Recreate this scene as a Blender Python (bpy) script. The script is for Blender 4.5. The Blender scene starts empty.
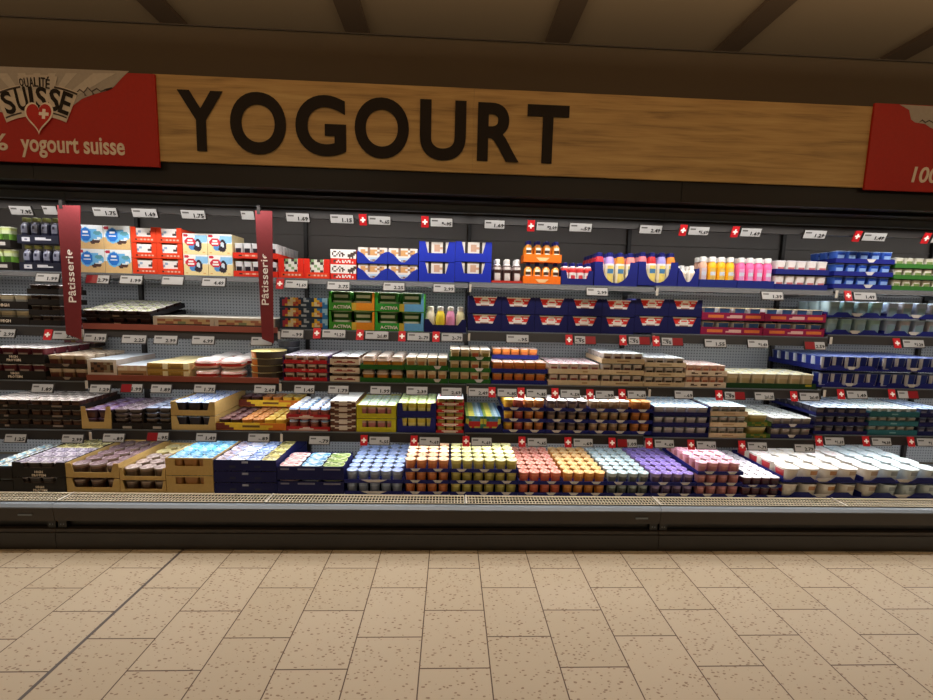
import bpy, math, random
from mathutils import Matrix, Vector
rnd = random.Random(11)
SC = bpy.context.scene
COL = SC.collection
PI = math.pi

# ------------------------------------------------------------------ camera (calibrated on the floor grid)
F, PITCH, YAW, ROLL, EYE = 417.86, .1107, .0389, .0255, 1.537
_cp, _sp, _cy, _sy, _cr, _sr = math.cos(PITCH), math.sin(PITCH), math.cos(YAW), math.sin(YAW), math.cos(ROLL), math.sin(ROLL)
FW = Vector((_sy*_cp, _cy*_cp, -_sp)); RT = Vector((_cy, -_sy, 0)); UP = RT.cross(FW)
R2 = _cr*RT + _sr*UP; U2 = -_sr*RT + _cr*UP
cam = bpy.data.cameras.new('camera'); cam.sensor_width = 36; cam.lens = F*36/933; cam.clip_start = .05
co = bpy.data.objects.new('camera', cam); COL.objects.link(co)
m = Matrix((R2, U2, -FW)).transposed().to_4x4(); m.translation = (0, 0, EYE); co.matrix_world = m
SC.camera = co
def at(u, v, Y):
    d = FW + (u-466.5)/F*R2 - (v-350)/F*U2
    d = d*(Y/d.y); return d.x, EYE+d.z

# ------------------------------------------------------------------ materials
def lin(h):
    if not isinstance(h, str): return h
    h = h.lstrip('#')
    if len(h) == 3: h = ''.join(c*2 for c in h)
    o = []
    for i in (0, 2, 4):
        c = int(h[i:i+2], 16)/255
        o.append(c/12.92 if c <= .04045 else ((c+.055)/1.055)**2.4)
    return (*o, 1)
def newmat(name):
    m = bpy.data.materials.new(name); m.use_nodes = True
    nt = m.node_tree; b = nt.nodes['Principled BSDF']
    return m, nt, b
def N(nt, t, **k):
    n = nt.nodes.new(t)
    for a, v in k.items(): setattr(n, a, v)
    return n
def printed(name, rough, spec=.5, metal=0, amt=.12, scale=60):
    """a surface printed in the colours stored on its faces, with a little uneven ink"""
    m, nt, b = newmat(name)
    at_ = N(nt, 'ShaderNodeVertexColor', layer_name='col')
    no = N(nt, 'ShaderNodeTexNoise'); no.inputs['Scale'].default_value = scale
    tc = N(nt, 'ShaderNodeTexCoord'); nt.links.new(tc.outputs['Object'], no.inputs['Vector'])
    mr = N(nt, 'ShaderNodeMapRange'); mr.inputs['To Min'].default_value = 1-amt; mr.inputs['To Max'].default_value = 1+amt
    nt.links.new(no.outputs['Fac'], mr.inputs['Value'])
    mx = N(nt, 'ShaderNodeVectorMath', operation='SCALE')
    nt.links.new(at_.outputs['Color'], mx.inputs[0]); nt.links.new(mr.outputs['Result'], mx.inputs['Scale'])
    nt.links.new(mx.outputs['Vector'], b.inputs['Base Color'])
    b.inputs['Roughness'].default_value = rough; b.inputs['Specular IOR Level'].default_value = spec; b.inputs['Metallic'].default_value = metal
    return m
def plain(name, col, rough=.5, metal=0, spec=.5, amt=.06, scale=8):
    m, nt, b = newmat(name)
    no = N(nt, 'ShaderNodeTexNoise'); no.inputs['Scale'].default_value = scale
    tc = N(nt, 'ShaderNodeTexCoord'); nt.links.new(tc.outputs['Object'], no.inputs['Vector'])
    cr = N(nt, 'ShaderNodeMix', data_type='RGBA')
    c = lin(col)
    cr.inputs['A'].default_value = tuple(x*(1-amt) for x in c[:3])+(1,); cr.inputs['B'].default_value = tuple(min(1, x*(1+amt)) for x in c[:3])+(1,)
    nt.links.new(no.outputs['Fac'], cr.inputs['Factor']); nt.links.new(cr.outputs['Result'], b.inputs['Base Color'])
    b.inputs['Roughness'].default_value = rough; b.inputs['Metallic'].default_value = metal; b.inputs['Specular IOR Level'].default_value = spec
    return m
CARD = printed('printed_card', .6, .35)
PLAS = printed('printed_plastic', .32, .5, amt=.08, scale=40)
FOIL = printed('printed_foil', .34, .5, amt=.15, scale=90)
GREY = plain('grey_steel', '#737a81', .4, .3)
RAIL = plain('dark_rail', '#262220', .45)
SHELFM = plain('shelf_enamel', '#7e8288', .4)
DARK = plain('black_plastic', '#17130f', .45)
VOID = plain('shade_black', '#050404', 1, spec=0)  # black that paints the shade below the air grille
PANEL = plain('brown_grey_panel', '#2b221a', .45)
KICK = plain('dark_brown_kick', '#17110c', .4)
GRILLE = plain('beige_grille', '#d6cab2', .4)
TERRA = plain('terracotta_edge', '#8a4636', .55)
INK = plain('dark_ink', '#1f1712', .7, spec=.2)
WHITE = plain('white_ink', '#efe6dc', .5)
DIGIT = plain('black_digits', '#0c0b0b', .6)
CREAM = plain('cream_ink', '#d8c8b4', .6)
REDM = plain('red_tag_plastic', '#b3121a', .45)
CLEARCUT = plain('white_clip', '#cfc8bd', .4)
BEAMM = plain('brown_beam', '#6a5340', .8)
CEILM = plain('beige_ceiling', '#a68c70', .85, amt=.04, scale=.7)
HEADM = plain('brown_bulkhead', '#453724', .7, amt=.08, scale=1.5)
CANOPY = plain('dark_canopy', '#1f1812', .5, spec=.3)
LINER = plain('dark_liner', '#6b6560', .5)

def perforated():
    m, nt, b = newmat('perforated_grey_panel')
    tc = N(nt, 'ShaderNodeTexCoord'); sep = N(nt, 'ShaderNodeSeparateXYZ'); nt.links.new(tc.outputs['Object'], sep.inputs[0])
    fr = []
    for ax in ('X', 'Z'):
        d = N(nt, 'ShaderNodeMath', operation='MULTIPLY'); d.inputs[1].default_value = 1/.023
        nt.links.new(sep.outputs[ax], d.inputs[0])
        f = N(nt, 'ShaderNodeMath', operation='FRACT'); nt.links.new(d.outputs[0], f.inputs[0])
        s = N(nt, 'ShaderNodeMath', operation='SUBTRACT'); s.inputs[1].default_value = .5; nt.links.new(f.outputs[0], s.inputs[0])
        p = N(nt, 'ShaderNodeMath', operation='POWER'); p.inputs[1].default_value = 2; nt.links.new(s.outputs[0], p.inputs[0])
        fr.append(p)
    a = N(nt, 'ShaderNodeMath', operation='ADD'); nt.links.new(fr[0].outputs[0], a.inputs[0]); nt.links.new(fr[1].outputs[0], a.inputs[1])
    l = N(nt, 'ShaderNodeMath', operation='LESS_THAN'); l.inputs[1].default_value = .055; nt.links.new(a.outputs[0], l.inputs[0])
    mx = N(nt, 'ShaderNodeMix', data_type='RGBA'); mx.inputs['A'].default_value = lin('#b4b7ba'); mx.inputs['B'].default_value = lin('#6a6e72')
    nt.links.new(l.outputs[0], mx.inputs['Factor']); nt.links.new(mx.outputs['Result'], b.inputs['Base Color']); b.inputs['Roughness'].default_value = .5
    return m
PERF = perforated()
def wood():
    m, nt, b = newmat('oak_sign_board')
    tc = N(nt, 'ShaderNodeTexCoord'); mp = N(nt, 'ShaderNodeMapping'); mp.inputs['Scale'].default_value = (1.2, 1, 16)
    nt.links.new(tc.outputs['Object'], mp.inputs[0])
    n1 = N(nt, 'ShaderNodeTexNoise'); n1.inputs['Scale'].default_value = 1.6; n1.inputs['Detail'].default_value = 6; n1.inputs['Distortion'].default_value = .6
    mp2 = N(nt, 'ShaderNodeMapping'); mp2.inputs['Scale'].default_value = (6, 1, 160); nt.links.new(tc.outputs['Object'], mp2.inputs[0])
    n2 = N(nt, 'ShaderNodeTexNoise'); n2.inputs['Scale'].default_value = 1; n2.inputs['Detail'].default_value = 3
    nt.links.new(mp.outputs[0], n1.inputs['Vector']); nt.links.new(mp2.outputs[0], n2.inputs['Vector'])
    ad = N(nt, 'ShaderNodeMath', operation='MULTIPLY_ADD'); ad.inputs[1].default_value = .35
    nt.links.new(n2.outputs['Fac'], ad.inputs[0]); nt.links.new(n1.outputs['Fac'], ad.inputs[2])
    r = N(nt, 'ShaderNodeValToRGB'); nt.links.new(ad.outputs[0], r.inputs[0])
    e = r.color_ramp.elements; e[0].position = .42; e[0].color = lin('#86683c'); e[1].position = .95; e[1].color = lin('#c2a268')
    x = e.new(.66); x.color = lin('#af8c54')
    nt.links.new(r.outputs[0], b.inputs['Base Color']); b.inputs['Roughness'].default_value = .6
    return m
WOOD = wood()
def floor_mat():
    m, nt, b = newmat('speckled_floor_tiles')
    X0, Y0, L, W = .198, 2.1149, .3364, .30
    tc = N(nt, 'ShaderNodeTexCoord'); sep = N(nt, 'ShaderNodeSeparateXYZ'); nt.links.new(tc.outputs['Object'], sep.inputs[0])
    ax = N(nt, 'ShaderNodeMath', operation='ADD'); ax.inputs[1].default_value = -Y0+100.5*L; nt.links.new(sep.outputs['Y'], ax.inputs[0])
    ay = N(nt, 'ShaderNodeMath', operation='ADD'); ay.inputs[1].default_value = -X0+100*W; nt.links.new(sep.outputs['X'], ay.inputs[0])
    cb = N(nt, 'ShaderNodeCombineXYZ'); nt.links.new(ax.outputs[0], cb.inputs['X']); nt.links.new(ay.outputs[0], cb.inputs['Y'])
    br = N(nt, 'ShaderNodeTexBrick'); br.offset = .5; br.offset_frequency = 2; br.squash = 1
    br.inputs['Scale'].default_value = 1; br.inputs['Brick Width'].default_value = L; br.inputs['Row Height'].default_value = W
    br.inputs['Mortar Size'].default_value = .0028; br.inputs['Mortar Smooth'].default_value = .1; br.inputs['Bias'].default_value = 0
    br.inputs['Color1'].default_value = lin('#b1a18a'); br.inputs['Color2'].default_value = lin('#ac9c84'); br.inputs['Mortar'].default_value = lin('#4b3524')
    nt.links.new(cb.outputs[0], br.inputs['Vector'])
    # brown flecks
    mp = N(nt, 'ShaderNodeMapping'); mp.inputs['Rotation'].default_value = (0, 0, .6); mp.inputs['Scale'].default_value = (44, 82, 1)
    nt.links.new(tc.outputs['Object'], mp.inputs[0])
    dn = N(nt, 'ShaderNodeTexNoise'); dn.inputs['Scale'].default_value = 30; nt.links.new(tc.outputs['Object'], dn.inputs['Vector'])
    dv = N(nt, 'ShaderNodeVectorMath', operation='SCALE'); dv.inputs['Scale'].default_value = .9; nt.links.new(dn.outputs['Color'], dv.inputs[0])
    da = N(nt, 'ShaderNodeVectorMath', operation='ADD'); nt.links.new(mp.outputs[0], da.inputs[0]); nt.links.new(dv.outputs[0], da.inputs[1])
    vo = N(nt, 'ShaderNodeTexVoronoi'); vo.inputs['Scale'].default_value = 1; vo.voronoi_dimensions = '2D'; nt.links.new(da.outputs[0], vo.inputs['Vector'])
    sx = N(nt, 'ShaderNodeSeparateColor'); nt.links.new(vo.outputs['Color'], sx.inputs[0])
    th = N(nt, 'ShaderNodeMath', operation='MULTIPLY'); th.inputs[1].default_value = .34; nt.links.new(sx.outputs['Red'], th.inputs[0])
    lt = N(nt, 'ShaderNodeMath', operation='LESS_THAN'); nt.links.new(vo.outputs['Distance'], lt.inputs[0]); nt.links.new(th.outputs[0], lt.inputs[1])
    gm = N(nt, 'ShaderNodeMath', operation='GREATER_THAN'); gm.inputs[1].default_value = .56; nt.links.new(sx.outputs['Green'], gm.inputs[0])
    fm = N(nt, 'ShaderNodeMath', operation='MULTIPLY'); nt.links.new(lt.outputs[0], fm.inputs[0]); nt.links.new(gm.outputs[0], fm.inputs[1])
    fm2 = N(nt, 'ShaderNodeMath', operation='MULTIPLY'); fm2.inputs[1].default_value = .75; nt.links.new(fm.outputs[0], fm2.inputs[0])
    mx = N(nt, 'ShaderNodeMix', data_type='RGBA'); mx.inputs['B'].default_value = lin('#6e523a')
    nt.links.new(fm2.outputs[0], mx.inputs['Factor']); nt.links.new(br.outputs['Color'], mx.inputs['A'])
    nt.links.new(mx.outputs['Result'], b.inputs['Base Color'])
    b.inputs['Roughness'].default_value = .45; b.inputs['Specular IOR Level'].default_value = .3
    return m
FLOORM = floor_mat()

# ------------------------------------------------------------------ mesh building
class MB:
    def __init__(s): s.v = []; s.f = []; s.c = []
    def face(s, pts, col):
        i = len(s.v); s.v += [tuple(p) for p in pts]; s.f.append(tuple(range(i, i+len(pts)))); s.c.append(lin(col))
    def box(s, x0, x1, y0, y1, z0, z1, col='#888', front=True, top=None, fcol=None, side=None):
        i = len(s.v); s.v += [(x0,y0,z0),(x1,y0,z0),(x1,y1,z0),(x0,y1,z0),(x0,y0,z1),(x1,y0,z1),(x1,y1,z1),(x0,y1,z1)]
        fs = [((0,3,2,1), col), ((4,5,6,7), top or col), ((2,3,7,6), col), ((0,4,7,3), side or col), ((1,2,6,5), side or col)]
        if front: fs.append(((0,1,5,4), fcol or col))
        for q, c in fs: s.f.append(tuple(i+k for k in q)); s.c.append(lin(c))
    def prism(s, poly, y0, y1, col, axis='y'):
        """poly: (x,z) counter-clockwise seen from -Y, extruded y0..y1; axis 'x': poly is (y,z) extruded along x"""
        n = len(poly); i = len(s.v)
        if axis == 'y': s.v += [(x, y0, z) for x, z in poly] + [(x, y1, z) for x, z in poly]
        else: s.v += [(y0, a, b) for a, b in poly] + [(y1, a, b) for a, b in poly]
        s.f.append(tuple(i+k for k in range(n))); s.f.append(tuple(i+n+k for k in reversed(range(n))))
        s.c += [lin(col)]*2
        for k in range(n):
            j = (k+1) % n; s.f.append((i+j, i+k, i+n+k, i+n+j)); s.c.append(lin(col))
    def art(s, x0, x1, z0, z1, y, rows, pal):
        """a print drawn as coloured cells on the plane y (rows top to bottom)"""
        nz, nx = len(rows), max(len(r) for r in rows); dz, dx = (z1-z0)/nz, (x1-x0)/nx
        for r, row in enumerate(rows):
            a = 0; row = row.ljust(nx, row[-1])
            while a < nx:
                b = a
                while b+1 < nx and row[b+1] == row[a]: b += 1
                zt = z1-r*dz
                s.face([(x0+a*dx, y, zt-dz), (x0+(b+1)*dx, y, zt-dz), (x0+(b+1)*dx, y, zt), (x0+a*dx, y, zt)], pal[row[a]])
                a = b+1
    def loft(s, prof, seg, colf, n=2, asp=1, cap0=True, cap1=True):
        """prof: (z, half width); superellipse cross-section of exponent n"""
        base = len(s.v)
        for z, r in prof:
            for k in range(seg):
                t = 2*PI*(k+.5)/seg - PI/2; c, q = math.cos(t), math.sin(t)
                s.v.append((r*math.copysign(abs(c)**(2/n), c), r*asp*math.copysign(abs(q)**(2/n), q), z))
        for i in range(len(prof)-1):
            for k in range(seg):
                j = (k+1) % seg; a = base+i*seg
                ang = (2*PI*(k+1)/seg - PI/2 + PI/2 + PI) % (2*PI) - PI
                s.f.append((a+k, a+j, a+seg+j, a+seg+k)); s.c.append(lin(colf(i, ang, k)))
        if cap0: s.f.append(tuple(base+k for k in reversed(range(seg)))); s.c.append(lin(colf(0, 9, 0)))
        if cap1:
            a = base+(len(prof)-1)*seg; s.f.append(tuple(a+k for k in range(seg))); s.c.append(lin(colf(len(prof)-2, 9, 0)))
    def mesh(s, name, mat, smooth=False):
        me = bpy.data.meshes.new(name); me.from_pydata(s.v, [], s.f)
        at_ = me.color_attributes.new('col', 'FLOAT_COLOR', 'CORNER')
        buf = []
        for f, c in zip(s.f, s.c): buf += list(c)*len(f)
        at_.data.foreach_set('color', buf)
        me.materials.append(mat)
        if smooth: me.polygons.foreach_set('use_smooth', [True]*len(me.polygons))
        me.update(); return me
    def build(s, name, mat, parent=None, loc=None, smooth=False, rot=None):
        return obj(name, s.mesh(name, mat, smooth), parent, loc, rot)
def obj(name, me, parent=None, loc=None, rot=None):
    o = bpy.data.objects.new(name, me); COL.objects.link(o)
    if parent is not None: o.parent = parent
    if loc is not None: o.location = loc
    if rot is not None: o.rotation_euler = rot
    return o
LABELS = {}
def tag(o, label=None, cat=None, group=None, kind=None):
    if label: o['label'] = label
    if cat: o['category'] = cat
    if group: o['group'] = group
    if kind: o['kind'] = kind
    return o
def empty(name, loc, rot=None):
    o = bpy.data.objects.new(name, None); COL.objects.link(o); o.location = loc; o.empty_display_size = .05
    if rot: o.rotation_euler = rot
    return o
_txt = {}
def text_mesh(s, size, mat, bold=0., extrude=.0008, shear=0, res=3):
    k = (s, size, mat.name, bold, extrude, shear)
    if k not in _txt:
        cu = bpy.data.curves.new('t', 'FONT'); cu.body = s; cu.size = size; cu.offset = bold*size; cu.extrude = extrude; cu.shear = shear
        cu.align_x = 'CENTER'; cu.align_y = 'CENTER'; cu.resolution_u = res
        t = bpy.data.objects.new('t', cu); COL.objects.link(t)
        dg = bpy.context.evaluated_depsgraph_get()
        me = bpy.data.meshes.new_from_object(t.evaluated_get(dg), depsgraph=dg)
        bpy.data.objects.remove(t); bpy.data.curves.remove(cu)
        me.materials.clear(); me.materials.append(mat)
        xs = [v.co.x for v in me.vertices]; ys = [v.co.y for v in me.vertices]
        cx, cy = (min(xs)+max(xs))/2, (min(ys)+max(ys))/2
        for v in me.vertices: v.co.x -= cx; v.co.y -= cy
        _txt[k] = (me, max(xs)-min(xs), max(ys)-min(ys))
    return _txt[k]
def text(s, size, mat, parent, loc, width=None, height=None, name='lettering', rot=(PI/2, 0, 0), **kw):
    me, w, h = text_mesh(s, size, mat, **kw)
    o = obj(name, me, parent, loc, rot)
    if width: o.scale.x = width/w
    if height: o.scale.y = height/h
    return o

# ------------------------------------------------------------------ the setting
def struct(name, mb, mat): return tag(mb.build(name, mat), kind='structure')
b = MB(); b.box(-9, 9, -4, 3.6, -.1, 0); struct('floor', b, FLOORM)
b = MB(); b.box(-1.612, -1.598, -4, 2.52, 0, .0015, '#444'); struct('trim_1', b, plain('floor_joint_metal', '#4a3f38', .5))
b = MB(); b.box(-9, 9, -4, 4.3, 3.62, 3.72); struct('ceiling', b, CEILM)
b = MB(); b.box(-9, 9, 4.2, 4.3, 0, 3.62); struct('wall_back', b, plain('dark_wall', '#4d4033', .8))
b = MB(); b.box(-9, 9, 2.62, 2.68, 2.20, 3.063); struct('wall_header', b, HEADM)
b = MB(); b.box(-9, 9, 2.614, 2.69, 3.063, 3.070); struct('trim_2', b, plain('dark_header_edge', '#2a1f16', .6))
for i, x in enumerate((-3.6, -2.16, -.77, .79, 2.16, 3.55)):
    b = MB(); b.box(x-.09, x+.09, -4, 4.18, 3.59, 3.62); struct('ceiling_beam_%d' % (i+1), b, BEAMM)

# ------------------------------------------------------------------ the refrigerated cabinet
BX = [-3.577, -2.347, -1.118, .112, 1.348, 2.575, 3.805, 5.035]
ZS = {1: (1.668, 1.668, 1.668, 1.674, 1.683, 1.699, 1.699), 2: (1.325, 1.325, 1.340, 1.355, 1.367, 1.386, 1.386),
      3: (.970, .993, .996, 1.000, 1.001, 1.020, 1.020), 4: (.645, .652, .655, .661, .648, .682, .682), 5: (.288,)*7}
YF = {1: 2.76, 2: 2.76, 3: 2.76, 4: 2.76, 5: 2.60}
def zs(s, x0, x1): return max(ZS[s][bay(x0+.006)], ZS[s][bay(x1-.006)])
def bay(x):
    for i in range(7):
        if x < BX[i+1]: return i
    return 6
def cabinet(b0, b1, label):
    x0, x1 = BX[b0]+.0015, BX[b1]-.0015
    r = empty('refrigerated_cabinet', ((x0+x1)/2, 2.7, 0)); tag(r, label, 'refrigerated cabinet', 'refrigerated cabinets of the dairy wall')
    cx = (x0+x1)/2; off = Vector((-cx, -2.7, 0))
    def part(name, fn, mat, parent=r):
        mb = MB(); fn(mb); mb.v = [(x-cx, y-2.7, z) for x, y, z in mb.v]
        return mb.build(name, mat, parent)
    part('kick_plate', lambda q: q.box(x0, x1, 2.458, 3.3, .002, .105), KICK)
    part('recess_strip', lambda q: (q.box(x0, x1, 2.464, 3.3, .106, .128)), PANEL)
    part('dark_groove', lambda q: q.box(x0, x1, 2.497, 3.3, .1285, .180), DARK)
    part('front_panel', lambda q: q.prism([(2.456, .262), (2.462, .1805), (3.3, .1805), (3.3, .262)], x0, x1, '#888', 'x'), PANEL)
    part('bumper', lambda q: q.prism([(2.446, .272), (2.452, .263), (3.3, .263), (3.3, .272), (2.482, .289), (2.462, .285)], x0, x1, '#888', 'x'), GREY)
    part('base_deck', lambda q: q.box(x0, x1, 2.596, 3.26, .274, .286), SHELFM)
    sk = [x0+.03, x1-.03]
    if b1-b0 == 1: sk = [x1-.03]
    for sx in sk:
        s_ = part('vent_socket', lambda q: q.box(sx-.024, sx+.024, 2.474, 2.4965, .132, .176), DARK)
        def dots(q):
            for d in (-.008, .008): q.box(sx+d-.003, sx+d+.003, 2.472, 2.4735, .150, .157)
        part('socket_pin', dots, GREY, s_)
    if b1-b0 != 9:
        px_ = x1-.12 if b1-b0 == 3 else x1-.16
        part('nameplate', lambda q: q.box(px_-.04, px_+.04, 2.453, 2.4575, .216, .226), GREY)
    for k in range(b0, b1):
        a, c = BX[k]+.004, BX[k+1]-.004
        def gr(q):
            for y, t in ((2.484, .004), (2.514, .004), (2.548, .004), (2.580, .014)): q.box(a, c, y, y+t, .2935, .2985)
            n = int((c-a)/.020)
            for i in range(n+1):
                x = a+(c-a-.004)*i/n; q.box(x, x+.004, 2.484, 2.590, .2950, .2975)
        part('air_grille', gr, GRILLE)
        def shade_sheet(q): q.box(a, c, 2.484, 2.590, .2900, .2908)
        part('grille_shade_sheet', shade_sheet, VOID)  # black sheet stands in for the shade inside the grille holes
        if k > b0 or True:
            part('grille_clip', lambda q: q.box(BX[k]+.004, BX[k]+.014, 2.478, 2.594, .2990, .3015), CLEARCUT)
        part('back_panel', lambda q: q.box(a, c, 3.27, 3.28, .30, 1.70), PERF)
        part('upper_back_panel', lambda q: (q.box(a, c, 3.27, 3.28, 1.702, 2.16), q.box(a, c, 3.262, 3.27, 2.02, 2.03)), LINER)
        part('upright', lambda q: q.box(BX[k]+.002, BX[k]+.028, 3.245, 3.269, .30, 2.14), RAIL)
        for s in (1, 2, 3, 4):
            z = ZS[s][k]
            dr = .030 if s == 1 else .060
            sh = part('shelf', lambda q: (q.box(a, c, 2.762, 3.24, z-.016, z-.002), q.box(a, c, 2.762, 2.785, z-(.026 if s == 1 else .045), z-.0161)), SHELFM)
            part('price_rail', lambda q: q.prism([(2.742, z-dr), (2.761, z-dr), (2.761, z-.003), (2.756, z-.003)], a, c, '#444', 'x'), RAIL, sh)
            part('rail_lip', lambda q: q.box(a, c, 2.7565, 2.7612, z-.0028, z+.004), GREY, sh)
            for e in (a+.004, c-.010):
                part('bracket', lambda q: q.prism([(2.80, z-.0165), (2.80, z-.024), (3.24, z-.045), (3.24, z-.0165)], e, e+.006, '#888', 'x'), SHELFM, sh)
            if k == 1 and s in (2, 3): part('edge_board', lambda q: q.box(a, c, 2.748, 2.7555, z-.010, z+.026), TERRA, sh)
            if k > 0: part('rail_clip', lambda q: q.box(a-.002, a+.012, 2.736, 2.7415, z-.062, z-.012), CLEARCUT, sh)
    part('canopy', lambda q: (q.box(x0, x1, 2.515, 2.60, 2.167, 2.73), q.box(x0, x1, 2.60, 3.29, 2.150, 2.19)), CANOPY)
    part('light_rail', lambda q: (q.box(x0, x1, 2.70, 2.74, 2.098, 2.148), q.box(x0, x1, 2.694, 2.6995, 2.098, 2.104)), GREY)
    part('tag_rail', lambda q: q.box(x0, x1, 2.712, 2.7395, 2.040, 2.0975), RAIL)
    part('lamp_housing', lambda q: q.box(x0, x1, 2.578, 2.635, 2.1455, 2.1495), DARK)
    return r
cabinet(0, 1, 'end refrigerated cabinet left of the first Pâtisserie flag')
cabinet(1, 4, 'longest refrigerated cabinet, under the large wooden sign board')
cabinet(4, 7, 'refrigerated cabinet with white tubs on the deck, below the second red sign')

# ------------------------------------------------------------------ goods: containers, trays, cartons
ORD = ['first', 'second', 'third', 'fourth', 'fifth', 'sixth', 'seventh', 'eighth', 'ninth', 'tenth', 'eleventh', 'twelfth']
SHELF = {1: 'top shelf', 2: 'second shelf', 3: 'third shelf', 4: 'fourth shelf', 5: 'bottom deck'}
VB = {1: 283, 2: 332, 3: 385, 4: 434, 5: 494}
REG = {1: [], 2: [], 3: [], 4: [], 5: []}
def layer_word(l, n):
    if n == 1: return ''
    if l == n-1: return 'top layer'
    if l == 0: return 'lowest layer' if n > 2 else 'lower layer'
    return 'middle layer' if n == 3 else ORD[l]+' layer'
def place(short, s, l, nl, r, nr, c, nc):
    o = [short, SHELF[s]]
    if nl > 1: o.append(layer_word(l, nl))
    if nr > 1: o.append('front row' if r == 0 else ORD[r]+' row')
    if nc > 1: o.append(('leftmost' if c == 0 else 'rightmost' if c == nc-1 else ORD[c]+' from left'))
    return ', '.join(o)
_cont = {}
def container(spec):
    """meshes (body, lid) of a cup, tub, bottle or pack"""
    k = repr(sorted(spec.items()))
    if k in _cont: return _cont[k]
    w, h, n, asp, seg = spec['w'], spec['h'], spec.get('n', 2), spec.get('asp', 1), spec.get('seg', 16)
    body, patch, pcol, txt = spec['body'], spec.get('patch'), spec.get('pcol'), spec.get('txt')
    bands = spec.get('bands', {}); pa = spec.get('pa', .95); pcn = spec.get('pc', 0)
    R = w/2
    if 'prof' in spec: prof = [(z*h, r*R) for z, r in spec['prof']]
    else:
        t = spec.get('taper', .8)
        prof = [(z*h, R*(t+(.97-t)*z)) for z in (0, .14, .32, .5, .66, .82, .95)]
    lo, hi = spec.get('rows', (1, 4))
    def bc(i, a, k_):
        a -= pcn
        if spec.get('four'): a = (a+PI/4) % (PI/2)-PI/4
        if patch and lo <= i < hi and abs(a) < pa:
            if pcol and i == lo+(hi-lo)//2 and abs(a) < pa*.7: return pcol
            if txt and i == hi-1 and abs(a) < pa*.75: return txt
            return patch
        return bands.get(i, body)
    mb = MB(); mb.loft(prof, seg, bc, n, asp, cap1=False)
    bm = mb.mesh(spec['kind'], spec.get('mat', PLAS), smooth=True)
    lid, lp = spec.get('lid', '#ddd'), spec.get('lidpat')
    rr = random.Random(k)
    mb = MB()
    if 'cap' in spec:
        cp = [(z*h, r*R) for z, r in spec['cap']]; cb = spec.get('capbands', {})
        mb.loft(cp, seg, lambda i, a, q: cb.get(i, lid), n if spec.get('capn') is None else spec['capn'], asp)
    else:
        e = spec.get('rim', 1.0); z0 = h*.95
        pr = [(z0, R*.95), (z0+.0005, R*e), (h-.0008, R*e), (h, R*e*.97), (h+.0002, R*.72), (h+.0003, R*.36), (h+.0004, R*.08)]
        def lc(i, a, q):
            if lp and i >= 3 and not (i == 3 and spec.get('ring')): return rr.choice(lp)
            return spec.get('rimcol', lid) if i < 3 else lid
        mb.loft(pr, seg, lc, n, asp)
    lm = mb.mesh('lid', spec.get('lidmat', FOIL), smooth=False)
    _cont[k] = (bm, lm)
    return _cont[k]
def put(spec, label, group, loc, rz=0, rx=0):
    bm, lm = container(spec)
    o = obj(spec['kind'], bm, None, loc, (rx, 0, rz)); tag(o, label, spec['kind'].replace('_', ' '), group)
    obj(spec.get('lidname', 'lid'), lm, o)
    return o

def tray_mesh(w, d, t):
    """open shipping tray, origin at the middle of its front bottom edge"""
    th = .003; col = t['c']; H = t.get('H', .03); sd = t.get('side', H); bk = t.get('back', sd)
    mb = MB(); a, c = -w/2, w/2
    mb.box(a, c, 0, d, 0, th, col)
    mb.box(a, a+th, th, d-th, th, sd, t.get('sc', col)); mb.box(c-th, c, th, d-th, th, sd, t.get('sc', col)); mb.box(a, c, d-th, d, th, bk, col)
    fr = t.get('front', 'low'); lip = t.get('lip', H)
    if fr == 'low': top = [(0, lip), (1, lip)]
    elif fr == 'u': q = t.get('q', .18); e = t.get('e', .06); top = [(0, H), (q, H), (q+e, lip)]+[(x_, lip) for x_ in t.get('split', ())]+[(1-q-e, lip), (1-q, H), (1, H)]
    elif fr == 'v': q = t.get('q', .05); top = [(0, H), (q, H), (q+.15, H*.8), (.36, lip+.012), (.44, lip), (.56, lip), (.64, lip+.012), (1-q-.15, H*.8), (1-q, H), (1, H)]
    elif fr == 'round': top = [(0, H)]+[(.5-.32*math.cos(PI*i/12), H-(H-lip)*math.sin(PI*i/12)**.75) for i in range(13)]+[(1, H)]
    elif fr == 'scallop': top = [(0, lip*.35)]+sum([[(i/2+.1, lip*.4), (i/2+.16, lip), (i/2+.34, lip), (i/2+.4, lip*.4)] for i in range(2)], [])+[(1, lip*.35)]
    elif fr == 'win':
        q0, q1, w0, w1 = t.get('win', (.15, .85, .35, .8))
        for x0, x1, z0, z1 in ((0, 1, 0, w0), (0, 1, w1, 1), (0, q0, w0, w1), (q1, 1, w0, w1)):
            mb.box(a+x0*w, a+x1*w, 0, th, th+z0*(H-th), th+z1*(H-th), col)
        top = None
    if top:
        pf = t.get('pf')
        for (u0, z0), (u1, z1) in zip(top, top[1:]):
            cc = col
            if pf:
                for lim, pc in pf:
                    if (u0+u1)/2 <= lim: cc = pc; break
            if max(z0, z1) < th+1e-4: continue
            mb.prism([(a+u0*w, th), (a+u1*w, th), (a+u1*w, max(z1, th+1e-4)), (a+u0*w, max(z0, th+1e-4))], 0, th, cc)
    for k in range(t.get('tri', 0)):
        x = a+w*(k+.5)/t['tri'] + t.get('trix', 0)*w; hw = t.get('triw', .3)*w/t['tri']/2; zt = min(lip, .03)*1.0
        mb.prism([(x-hw*.45, zt*.25), (x+hw*.45, zt*.25), (x+hw, zt*.98), (x-hw, zt*.98)], -.0008, 0, t.get('tc', '#c9c4c0'))
    if 'art' in t:
        x0, x1, z0, z1 = t.get('ab', (.05, .95, .1, .9)); mb.art(a+x0*w, a+x1*w, z0*lip, z1*lip, -.0006, t['art'], t['pal'])
    return mb.mesh(t.get('name', 'shipping_tray'), CARD)

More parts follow.
